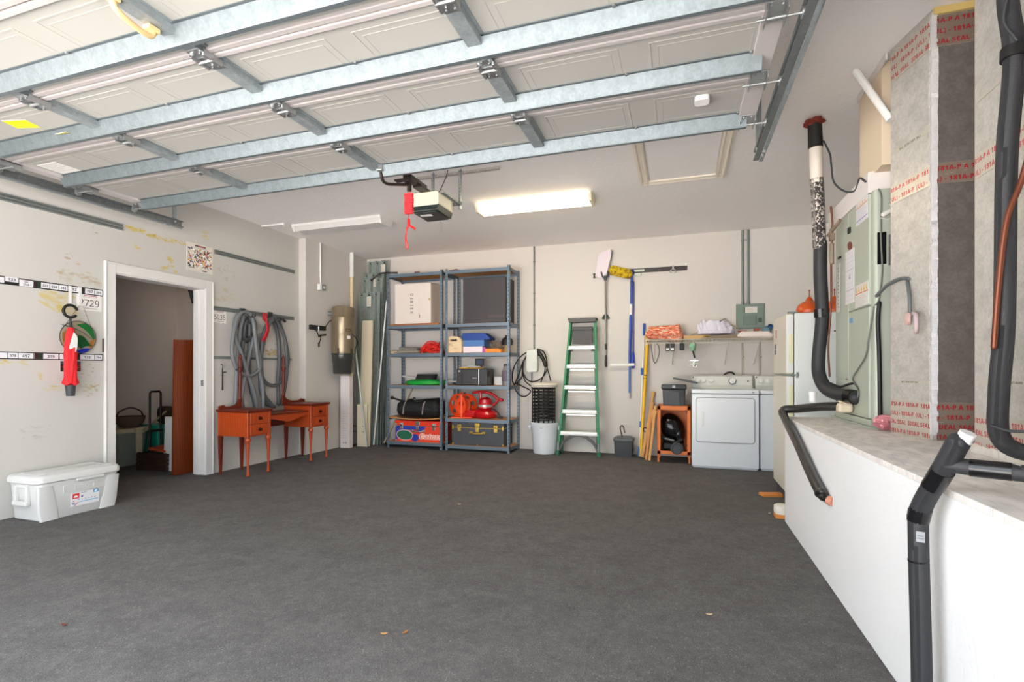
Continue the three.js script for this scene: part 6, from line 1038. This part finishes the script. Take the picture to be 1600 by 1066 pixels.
// ---------- on the platform: air handler, foil ducts, pipes ----------
const YP = 0.78;
M.foil = std({ color: lin(0.74, 0.71, 0.66), roughness: 0.42, metalness: 0.25, map: mottle }, true);
M.foilShiny = std({ color: lin(0.55, 0.50, 0.47), roughness: 0.3, metalness: 0.75, map: mottle }, true);
M.tape = std({ color: lin(0.95, 0.95, 0.96), roughness: 0.25, metalness: 0.6, bumpMap: fineBump, bumpScale: 0.003 }, true);
{
  const t = thing('air_handler', 'tall pale green air handler cabinet with warning stickers standing on the platform', 'air handler', [0, 0, 0]);
  const G = std({ color: lin(0.45, 0.49, 0.41), roughness: 0.45, metalness: 0.15 }), x = 1.06, z0 = -3.50, z1 = -4.215;
  part(t, 'base_channel', [span(x - 0.02, 1.7, YP, YP + 0.012, z1 - 0.05, z0 + 0.06, 0.002), span(x - 0.008, 1.7, YP + 0.012, YP + 0.05, z1, z0 + 0.012, 0.003)], G);
  part(t, 'cabinet', [span(x + 0.012, 1.68, YP + 0.05, 2.17, z1, z0 - 0.012, 0.004)], G);
  part(t, 'access_panel', [span(x, x + 0.014, 1.508, 2.165, z1 + 0.3, z0 - 0.03, 0.004)], G); part(t, 'access_panel', [span(x, x + 0.014, YP + 0.055, 1.50, z1 + 0.3, z0 - 0.03, 0.004)], G);
  part(t, 'side_panel', [span(x + 0.002, x + 0.014, 1.065, 2.165, z1 + 0.002, z1 + 0.285, 0.003)], G); part(t, 'side_panel', [span(x + 0.002, x + 0.014, YP + 0.055, 1.056, z1 + 0.002, z1 + 0.285, 0.003)], G);
  part(t, 'corner_post', [stack([[YP + 0.05, 0.1, 0.05, 0.02, x + 0.06, z0 + 0.004], [2.17, 0.1, 0.05, 0.02, x + 0.06, z0 + 0.004]], 4)], G);
  part(t, 'latch', [span(x - 0.012, x, 2.02, 2.06, -3.90, -3.86, 0.004), span(x - 0.012, x, 1.90, 1.915, -4.12, -4.07, 0.003)], M.black);
  part(t, 'emblem', new THREE.SphereGeometry(0.05, 20, 12).scale(0.12, 0.55, 1).rotateX(0.3).translate(x - 0.001, 1.94, -3.885), plain('#7a3028', 0.4), 'oval red emblem');
  const st = (w, h, draw, y, z, tilt = 0) => part(t, 'sticker', card(w, h, 0.002, print(Math.round(w * 800), Math.round(h * 800), draw)).rotateZ(tilt).rotateY(-PI / 2).translate(x - 0.002, y, z), M.print);
  const lines = (c, w, h, y0, n, col = '#b4b2bc') => { for (let i = 0; i < n; i++) { c.fillStyle = col; c.fillRect(w * 0.08, y0 + i * (h - y0) / n, w * (0.6 + 0.24 * ((i * 7) % 3) / 2), 2); } };
  st(0.21, 0.14, (c, w, h) => { fill(c, w, h, '#dcd9dc'); c.fillStyle = '#d8a040'; for (let i = 0; i < 4; i++) { c.beginPath(); c.moveTo(w * (0.12 + i * 0.2), h * 0.2); c.lineTo(w * (0.2 + i * 0.2), h * 0.2); c.lineTo(w * (0.16 + i * 0.2), h * 0.04); c.fill(); } c.fillStyle = '#c8622e'; c.fillRect(0, h * 0.24, w, 4); lines(c, w, h, h * 0.34, 9, '#b8bcd0'); c.fillStyle = '#4a5aa8'; c.fillRect(0, h * 0.82, w, 3); }, 2.1, -3.645);
  st(0.18, 0.35, (c, w, h) => { fill(c, w, h, '#dcd8da'); lines(c, w, h, h * 0.06, 12, '#c2bec6'); text(c, '4', w / 2, h * 0.5, 40, '#6a62a8'); c.fillStyle = '#9a94b0'; c.fillRect(8, h * 0.36, w - 16, 2); c.fillRect(8, h * 0.74, w - 16, 3); }, 1.735, -3.88);
  st(0.23, 0.14, (c, w, h) => { fill(c, w, h, '#d9d4cf'); c.fillStyle = '#dcae4a'; for (let i = 0; i < 5; i++) { c.beginPath(); c.moveTo(w * (0.06 + i * 0.19), h * 0.34); c.lineTo(w * (0.18 + i * 0.19), h * 0.34); c.lineTo(w * (0.12 + i * 0.19), h * 0.06); c.fill(); } c.fillStyle = '#c8622e'; c.fillRect(0, h * 0.38, w, 5); lines(c, w, h, h * 0.5, 7, '#b8b4b2'); }, 1.585, -3.65);
  st(0.07, 0.34, (c, w, h) => { fill(c, w, h, '#c9c8c0'); for (let i = 0; i < 12; i++) { c.fillStyle = '#6f6d78'; c.fillRect(10 + (i * 11) % 22, 20 + i * 20, 18, 7); } }, 1.70, -4.13);
  part(t, 'tape_patch', span(x - 0.002, x, 1.43, 1.46, -3.89, -3.82, 0.001), plain('#6f9cc4', 0.6), 'smudge of blue tape');
  part(t, 'black_tape', span(x + 0.024, x + 0.068, 1.735, 1.92, z0 + 0.026, z0 + 0.032, 0.001), M.blackGloss);
  part(t, 'control_wire', [tube([[x + 0.03, 2.17, z0 + 0.03], [x + 0.042, 2.12, z0 + 0.033], [x + 0.04, 1.9, z0 + 0.035], [x + 0.046, 1.7, z0 + 0.034], [x + 0.03, 1.53, z0 + 0.034], [x + 0.012, 1.5, z0 + 0.034]], 0.0045, 6, 50), tube([[x + 0.01, 1.49, z0 + 0.02], [x - 0.008, 1.3, -3.51], [x - 0.01, 1.2, -3.56], [x - 0.01, 1.08, -3.78], [x - 0.01, 1.04, -3.76], [x - 0.01, 0.99, -3.68], [x - 0.012, 0.93, -3.74], [x - 0.03, 0.885, -3.9]], 0.005, 6, 70)], plain('#6d7068', 0.5));
  part(t, 'wire_nut', [new THREE.CapsuleGeometry(0.014, 0.05, 6, 12).rotateZ(-1.1).translate(x + 0.075, 2.03, z0 + 0.04), tube([[x + 0.04, 2.0, z0 + 0.035], [x + 0.08, 1.99, z0 + 0.045], [x + 0.115, 2.03, z0 + 0.045], [x + 0.08, 2.075, z0 + 0.045]], 0.004, 6, 20)], plain('#d9d6cf', 0.5), 'white tag on the wire');
  part(t, 'black_conduit', tube([[x + 0.03, 1.51, z0 + 0.04], [x + 0.024, 1.4, z0 + 0.04], [x + 0.03, 1.2, z0 + 0.04], [x + 0.034, 0.9, z0 + 0.04], [x + 0.034, 0.835, z0 + 0.04]], 0.0115, 8, 50), M.black);
  part(t, 'screw', [rod([x - 0.004, 1.06, -3.95], [x, 1.06, -3.95], 0.006, 8)], plain('#7a4a3a', 0.6));
}
{
  const t = thing('supply_plenum', 'cream and white plenum box rising from the air handler to the ceiling', 'plenum', [0, 0, 0]);
  part(t, 'lower_box', span(1.06, 1.72, 2.175, 2.30, -4.40, -3.54, 0.004), plain('#e2dcd8', 0.7));
  part(t, 'riser', span(1.09, 1.6, 2.29, CEIL, -3.80, -3.42, 0.003), plain('#dccab0', 0.7));
  part(t, 'ceiling_flange', [span(1.078, 1.09, 2.84, CEIL, -3.82, -3.33, 0.002)], plain('#dcd6d2', 0.7));
}
solo('pipe', 'short white pipe slanting from the ceiling behind the foil duct', 'pipe', [rod([0.975, 2.875, -3.47], [1.10, 2.50, -3.32], 0.02, 14)], M.white);
// foil faced ducts
const redTape = (w, h, rows, bg = '#d2cdc3') => print(Math.round(w * 640), Math.round(h * 640), (c, W, H) => {
  fill(c, W, H, bg);
  rows.forEach((s, i) => { c.save(); c.globalAlpha = 1; const y = H * (i + 0.5) / rows.length; let x = -rr(0, 30); c.font = 'bold ' + Math.round(Math.min(20, H / rows.length * 0.62)) + 'px sans-serif'; c.fillStyle = '#c8101e'; c.textAlign = 'left'; c.textBaseline = 'middle'; while (x < W) { c.fillText(s, x, y); x += c.measureText(s + '  ').width; } c.restore(); });
  for (let i = 0; i < 40; i++) { c.fillStyle = i % 2 ? 'rgba(255,255,255,0.35)' : 'rgba(90,80,80,0.25)'; c.fillRect(rr(0, W), rr(0, H), rr(2, 14), 1.5); }
});
const blackText = (w, h, s) => print(Math.round(w * 700), Math.round(h * 700), (c, W, H) => { fill(c, W, H, '#d4cfc4'); text(c, s, W / 2, H / 2, H * 0.8, '#3a3836', 'bold'); });
M.tapePrint = std({ color: '#e8e6e2', map: printTex, roughness: 0.34, metalness: 0.25 });
const A1 = [1.095, -3.305], B1 = [1.165, -3.0];
{
  const t = thing('foil_duct', 'foil faced rectangular duct with red printed tape beside the air handler', 'duct', [0, 0, 0]);
  const g = prism([[A1[0], A1[1]], [B1[0], B1[1]], [1.8, -3.0], [1.8, -3.305]].map(([x, z]) => [x, -z]), CEIL - YP, 0.004).rotateX(-PI / 2).translate(0, YP, 0);
  part(t, 'duct_body', g, M.foil);
  part(t, 'front_face', span(1.172, 1.8, YP + 0.02, CEIL - 0.04, -3.0, -2.996, 0.001), M.foilShiny, 'shiny foil face');
  part(t, 'insulation_edge', [span(1.168, 1.8, CEIL - 0.035, CEIL, -3.004, -2.985, 0.004)], plain('#d9bf78', 0.85), 'bare yellow insulation edge');
  const dz = 0.305, len = Math.hypot(0.07, 0.305), turn = -Math.atan2(0.305, 0.07);   // left face direction
  const side = (geo, y, off = 0.003, along = 0.5) => geo.rotateY(turn - 0 + 0).translate(A1[0] + 0.07 * along - off * 0.975, y, A1[1] + 0.305 * along - off * 0.22);
  part(t, 'corner_tape', [warp(flat(new THREE.BoxGeometry(0.026, CEIL - YP - 0.05, 0.03, 4, 120, 4)), (x, y, z) => [x + 0.003 * vnoise(y * 60, x * 90, 1), y, z + 0.003 * vnoise(y * 70, z * 80, 5)]).translate(B1[0] + 0.008, (CEIL + YP) / 2, B1[1] - 0.008)], M.tape, 'crinkled silver tape along the corner');
  const T = ['181A-P A 181A-P', '(UL) - 181A-P', 'IDEAL SEAL'];
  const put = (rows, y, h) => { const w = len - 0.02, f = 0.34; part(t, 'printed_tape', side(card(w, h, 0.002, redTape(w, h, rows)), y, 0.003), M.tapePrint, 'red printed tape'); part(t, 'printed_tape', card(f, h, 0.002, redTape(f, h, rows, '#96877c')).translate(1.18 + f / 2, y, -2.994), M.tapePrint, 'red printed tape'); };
  put(T, 2.765, 0.15); put(T.slice(0, 2), 2.075, 0.1); put([...T, T[0]], 0.87, 0.19);
  part(t, 'stencil_text', side(card(len - 0.02, 0.018, 0.002, blackText(0.29, 0.018, 'R6.0  ASTM C1071  R6.0')), 2.30, 0.002), M.tapePrint); part(t, 'stencil_text', side(card(len - 0.02, 0.014, 0.002, blackText(0.29, 0.014, 'R6.0  ASTM C1071  R6.0')), 1.06, 0.002), M.tapePrint);
  part(t, 'torn_tape', [tube([[1.05, 1.54, -3.37], [1.07, 1.585, -3.27], [1.105, 1.605, -3.2], [1.12, 1.595, -3.15]], 0.010, 5, 20), tube([[1.12, 1.58, -3.16], [1.115, 1.5, -3.12], [1.11, 1.42, -3.10]], 0.009, 5, 20)], M.galvDark, 'torn grey tape scrap');
  part(t, 'torn_tape', warp(flat(new THREE.SphereGeometry(0.03, 12, 8)), (x, y, z) => [x * 0.4, y * (1 + 0.4 * vnoise(x * 90, y * 90, z * 90)), z]).translate(1.118, 1.385, -3.15), plain('#c9a8a2', 0.5), 'crumpled red and white tape end');
  part(t, 'torn_tape', tube([[1.118, 1.41, -3.08], [1.11, 1.39, -3.03], [1.108, 1.33, -3.02], [1.116, 1.31, -3.05]], 0.011, 6, 24), plain('#c2aeb0', 0.45), 'curled tape end');
  part(t, 'black_tape', card(0.03, 0.17, 0.002, print(20, 110, (c, w, h) => { fill(c, w, h, '#3a3b40'); for (let i = 0; i < 30; i++) { c.fillStyle = '#77787e'; c.fillRect(rr(0, w), rr(0, h), 3, 2); } })).rotateY(turn).translate(1.098, 1.785, -3.318), M.print);
  part(t, 'crumpled_foil', warp(flat(new THREE.SphereGeometry(0.05, 18, 12)), (x, y, z) => [x * (1 + 0.5 * vnoise(x * 60, y * 60, z * 60)), Math.max(-0.045, y * 0.9), z * (1 + 0.4 * vnoise(x * 50, y * 60, z * 50))]).translate(1.09, YP + 0.05, -3.36), plain('#d58a92', 0.35, 0.3), 'crumpled red and white foil tape');
}
{
  const t = thing('foil_duct', 'second foil faced duct nearest the garage opening, behind the thick black pipe', 'duct', [0, 0, 0]);
  part(t, 'duct_body', span(1.17, 1.8, YP, CEIL, -2.64, -1.7, 0.006), M.foil);
  const T = ['181A-P A 181A-P', '(UL) - 181A-P', 'IDEAL SEAL'];
  const put = (rows, y, h) => part(t, 'printed_tape', card(0.9, h, 0.002, redTape(0.9, h, rows)).rotateY(-PI / 2).translate(1.168, y, -2.175), M.tapePrint, 'red printed tape');
  put([T[0], T[1]], 1.965, 0.1); put([T[0], T[2], T[1]], 0.865, 0.15);
  part(t, 'stencil_text', card(0.5, 0.016, 0.002, blackText(0.5, 0.016, 'R6.0   ASTM C1071   R6.0')).rotateY(-PI / 2).translate(1.168, 2.235, -2.36), M.tapePrint); part(t, 'stencil_text', card(0.6, 0.016, 0.002, blackText(0.6, 0.016, 'DUCT BOARD   ABOUT 25   R6.0')).rotateY(-PI / 2).translate(1.168, 1.075, -2.3), M.tapePrint);
  part(t, 'sealant', warp(flat(new THREE.BoxGeometry(0.02, 0.04, 0.9, 2, 2, 40)), (x, y, z) => [x + 0.008 * vnoise(z * 40, y * 30, 2), y + 0.006 * vnoise(z * 30, 1, 2), z]).translate(1.168, YP + 0.012, -2.18), plain('#d9d2c8', 0.5));
}
// insulated pipes
M.pipe = std({ color: '#2a2b2e', roughness: 0.55, bumpMap: fineBump, bumpScale: 0.0012 }, true);
M.flaky = std({ color: '#ffffff', roughness: 0.7, map: tex(256, 256, 0.25, 0.4, (x, y) => { const k = at(N64, x, y) * 0.6 + at(N200, x, y) * 0.4; return k > 0.61 ? [214, 206, 196] : [44, 42, 40]; }) }, true);
{
  const t = thing('insulated_pipe', 'black insulated pipe with flaking white paint from the ceiling down to the air handler', 'pipe', [0, 0, 0]);
  part(t, 'lower_pipe', tube([[0.945, 2.02, -4.13], [0.95, 1.8, -4.15], [0.965, 1.5, -4.17], [0.95, 1.25, -4.19], [0.945, 1.1, -4.17], [0.965, 1.0, -4.08], [1.0, 0.962, -3.92], [1.05, 0.95, -3.74]], 0.044, 14, 90), M.pipe);
  part(t, 'flaking_section', tube([[0.91, 2.47, -4.08], [0.925, 2.3, -4.1], [0.94, 2.0, -4.13]], 0.043, 14, 40), M.flaky, 'flaking white and black section');
  part(t, 'white_section', rod([0.90, 2.70, -4.06], [0.911, 2.44, -4.08], 0.042, 16, 0.04), plain('#ded6cc', 0.6));
  part(t, 'top_collar', [rod([0.892, 2.84, -4.045], [0.90, 2.68, -4.06], 0.043, 16, 0.047)], M.black);
  part(t, 'foam_seal', warp(flat(new THREE.SphereGeometry(0.06, 18, 12)), (x, y, z) => { const k = 1 + 0.35 * vnoise(x * 40, y * 40, z * 40); return [x * k, y * 0.5 * k, z * k]; }).translate(0.89, 2.85, -4.045), plain('#7a2a20', 0.7), 'rust red sealant');
  for (const g of [rod([0.957, 1.56, -4.168], [0.96, 1.5, -4.17], 0.0465, 16), rod([1.03, 0.952, -3.80], [1.05, 0.95, -3.74], 0.0475, 16)]) part(t, 'tape_wrap', g, M.blackGloss);
  part(t, 'small_copper_line', tube([[0.99, 2.25, -4.04], [1.0, 2.1, -4.05], [1.0, 1.9, -4.08], [1.01, 1.6, -4.12], [1.0, 1.3, -4.15], [1.0, 1.08, -4.12]], 0.007, 6, 50), plain('#6b4030', 0.45, 0.4));
  part(t, 'valve', [bx(0.03, 0.05, 0.05, 1.0, 2.02, -4.06, 0.006), rod([0.98, 2.06, -4.08], [1.03, 2.14, -3.98], 0.012, 8), rod([1.0, 1.86, -4.06], [1.0, 2.0, -4.06], 0.014, 8)], plain('#8a7a68', 0.4, 0.4));
  part(t, 'thermostat_wire', tube([[0.95, 2.72, -4.06], [0.985, 2.62, -4.05], [0.99, 2.55, -4.04], [1.0, 2.42, -4.02], [1.03, 2.31, -3.9], [1.06, 2.27, -3.78], [1.055, 2.31, -3.68], [1.052, 2.25, -3.56]], 0.006, 6, 80), M.charcoal);
  part(t, 'liquid_line', tube([[0.99, 1.03, -4.05], [1.02, 1.01, -3.95], [1.045, 1.03, -3.85], [1.062, 1.04, -3.8]], 0.008, 6, 30), M.black);
}
{
  const t = thing('drain_line', 'glossy black taped drain pipe bending over the platform edge and down its face', 'pipe', [0, 0, 0]);
  const W = phys({ color: '#17150f', roughness: 0.25, clearcoat: 0.4, clearcoatRoughness: 0.25, bumpMap: fineBump, bumpScale: 0.002 }); W.userData.metric = true;
  part(t, 'upper_run', tube([[1.0, 0.885, -3.84], [0.9, 0.875, -3.92], [0.78, 0.85, -4.03], [0.71, 0.84, -4.075], [0.695, 0.81, -4.06]], 0.029, 12, 50), W);
  part(t, 'lower_run', tube([[0.693, 0.825, -4.07], [0.694, 0.77, -3.93], [0.695, 0.67, -3.6], [0.697, 0.56, -3.3], [0.70, 0.49, -3.1], [0.708, 0.465, -3.03]], 0.027, 12, 70), W);
  part(t, 'end_wrap', [warp(flat(new THREE.SphereGeometry(0.04, 18, 12)), (x, y, z) => [x * 0.75, y * 0.75 + z * 0.35, z * 1.3]).translate(0.703, 0.475, -3.06), rod([0.708, 0.462, -3.02], [0.73, 0.452, -2.985], 0.02, 12)], W);
  part(t, 'pipe_end', rod([0.722, 0.455, -2.995], [0.738, 0.45, -2.975], 0.024, 12), plain('#c98a70', 0.5), 'bare pinkish pipe end');
  part(t, 'trap_fitting', [bx(0.09, 0.065, 0.12, 1.012, 0.845, -3.84, 0.022), new THREE.TorusGeometry(0.03, 0.014, 8, 20).rotateY(PI / 2).translate(1.0, 0.885, -3.86), bx(0.03, 0.04, 0.04, 1.02, 0.9, -3.81, 0.006)], plain('#dcccb0', 0.5), 'cream plastic trap');
  part(t, 'vent_cap', [cyl(0.022, 0.022, 0.05, 0.86, 0.905, -3.96, 14), cyl(0.026, 0.026, 0.02, 0.86, 0.955, -3.96, 14)], M.white);
}
{
  const t = thing('insulated_pipe', 'thick black foam pipe hanging in front of the second foil duct', 'pipe', [0, 0, 0]);
  part(t, 'foam_pipe', tube([[1.06, 2.875, -2.2], [1.055, 2.6, -2.175], [1.05, 2.37, -2.16], [1.06, 2.17, -2.145], [1.05, 1.9, -2.16], [1.05, 1.73, -2.17], [1.05, 1.29, -2.18], [1.045, 1.05, -2.2], [1.055, 0.9, -2.22], [1.1, 0.845, -2.22], [1.18, 0.835, -2.2]], 0.029, 16, 140), M.pipe);
  part(t, 'copper_line', tube([[1.085, 2.6, -2.11], [1.09, 2.36, -2.1], [1.095, 2.1, -2.1], [1.09, 1.9, -2.105], [1.07, 1.75, -2.125], [1.035, 1.62, -2.135], [1.02, 1.4, -2.15], [1.015, 1.2, -2.165]], 0.0095, 8, 80), plain('#6e3b26', 0.4, 0.5), 'copper line along the pipe');
  part(t, 'strap', [rod([1.055, 2.16, -2.145], [1.058, 2.2, -2.148], 0.0325, 16), bx(0.12, 0.035, 0.012, 1.11, 2.17, -2.12, 0.002)], M.black);
  part(t, 'wire', [tube([[1.03, 2.36, -2.12], [1.02, 2.28, -2.12], [1.045, 2.2, -2.1]], 0.004, 6, 20), tube([[1.02, 0.93, -2.19], [1.06, 0.915, -2.17], [1.12, 0.92, -2.1], [1.16, 0.915, -2.0]], 0.005, 6, 30)], M.charcoal);
}
{
  const t = thing('condensate_pipe', 'black foam covered condensate pipe with a white cap running down the platform face', 'pipe', [0, 0, 0]);
  part(t, 'riser', tube([[0.70, 0.93, -1.655], [0.69, 0.86, -1.70], [0.674, 0.74, -1.785], [0.668, 0.68, -1.815]], 0.0265, 16, 40), M.pipe);
  part(t, 'vertical_run', tube([[0.668, 0.70, -1.81], [0.67, 0.55, -1.81], [0.672, 0.3, -1.80], [0.672, 0.02, -1.79]], 0.0255, 16, 50), M.pipe);
  part(t, 'tee_branch', tube([[0.688, 0.865, -1.69], [0.75, 0.862, -1.655], [0.9, 0.86, -1.575], [1.2, 0.855, -1.42]], 0.0215, 14, 40), M.pipe);
  part(t, 'cap', rod([0.702, 0.915, -1.658], [0.715, 0.957, -1.64], 0.0185, 20), M.whitePlastic, 'white pipe cap');
  const B = M.blackGloss;
  for (const g of [rod([0.689, 0.845, -1.71], [0.681, 0.79, -1.75], 0.028, 18), rod([0.672, 0.715, -1.80], [0.669, 0.675, -1.812], 0.0275, 18), rod([0.669, 0.56, -1.81], [0.6695, 0.555, -1.81], 0.0265, 18), rod([0.73, 0.862, -1.667], [0.80, 0.862, -1.628], 0.0235, 16)]) part(t, 'tape_wrap', g, B);
  part(t, 'label', card(0.02, 0.03, 0.002, print(24, 24, (c, w, h) => { fill(c, w, h, '#8f9296'); c.fillStyle = '#6a6c70'; c.fillRect(3, 8, 18, 3); c.fillRect(3, 14, 18, 3); })).rotateY(-0.35).translate(0.664, 0.635, -1.783), M.print);
  part(t, 'cut_edge', new THREE.TorusGeometry(0.022, 0.002, 6, 24).rotateY(PI / 2 + 0.48).translate(0.805, 0.862, -1.625), plain('#9a9690', 0.6));
}
// floor bits
{
  const t = thing('wood_shim', 'orange-brown wooden strip poking out beneath the refrigerator onto the carpet', 'wood strip', [0.79, 0, -5.06], 0.3);
  part(t, 'strip', bx(0.22, 0.022, 0.1, 0, 0, 0, 0.002), plain('#d88a3c', 0.6));
}
{
  const t = thing('furniture_foot', 'cream round foot on an orange wood block at the platform corner', 'foot', [0.735, 0, -4.335]);
  part(t, 'block', bx(0.1, 0.03, 0.1, 0, 0, 0, 0.003), plain('#d88a3c', 0.6));
  part(t, 'pad', lathe([[0.001, 0.03], [0.05, 0.03], [0.058, 0.05], [0.056, 0.09], [0.04, 0.1], [0.001, 0.1]], 20), plain('#e6e0d0', 0.5));
}
const leafG = () => warp(flat(new THREE.SphereGeometry(1, 10, 6)), (x, y, z) => [x * 0.016, 0.004 + y * 0.0025 + 0.004 * Math.abs(x), z * 0.007]);
for (const [x, z, a, c, label] of [[-1.192, -1.883, 0.4, '#b88a4a', 'tan dry leaf on the carpet, one of two close together near the opening'], [-1.113, -1.92, 1.3, '#a8682e', 'rust brown dry leaf on the carpet beside the tan leaf'], [0.125, -2.496, 0.2, '#c9b28a', 'pale dry leaf on the carpet nearest the white platform face'], [-2.567, -1.509, 0.1, '#6a2c1c', 'dark red-brown dry leaf alone on the carpet towards the cooler side'], [0.66, -4.41, 0.9, '#d6c2c0', 'tiny pale scrap on the carpet by the platform corner'], [-1.75, -3.9, 0.6, '#c9b08a', 'pale leaf fragment in the middle of the carpet']])
  solo('leaf', label, 'leaf', leafG(), plain(c, 0.8), [x, 0, z], a);

sheet.getContext('2d'); printTex.needsUpdate = true;
renderer.render(scene, camera);
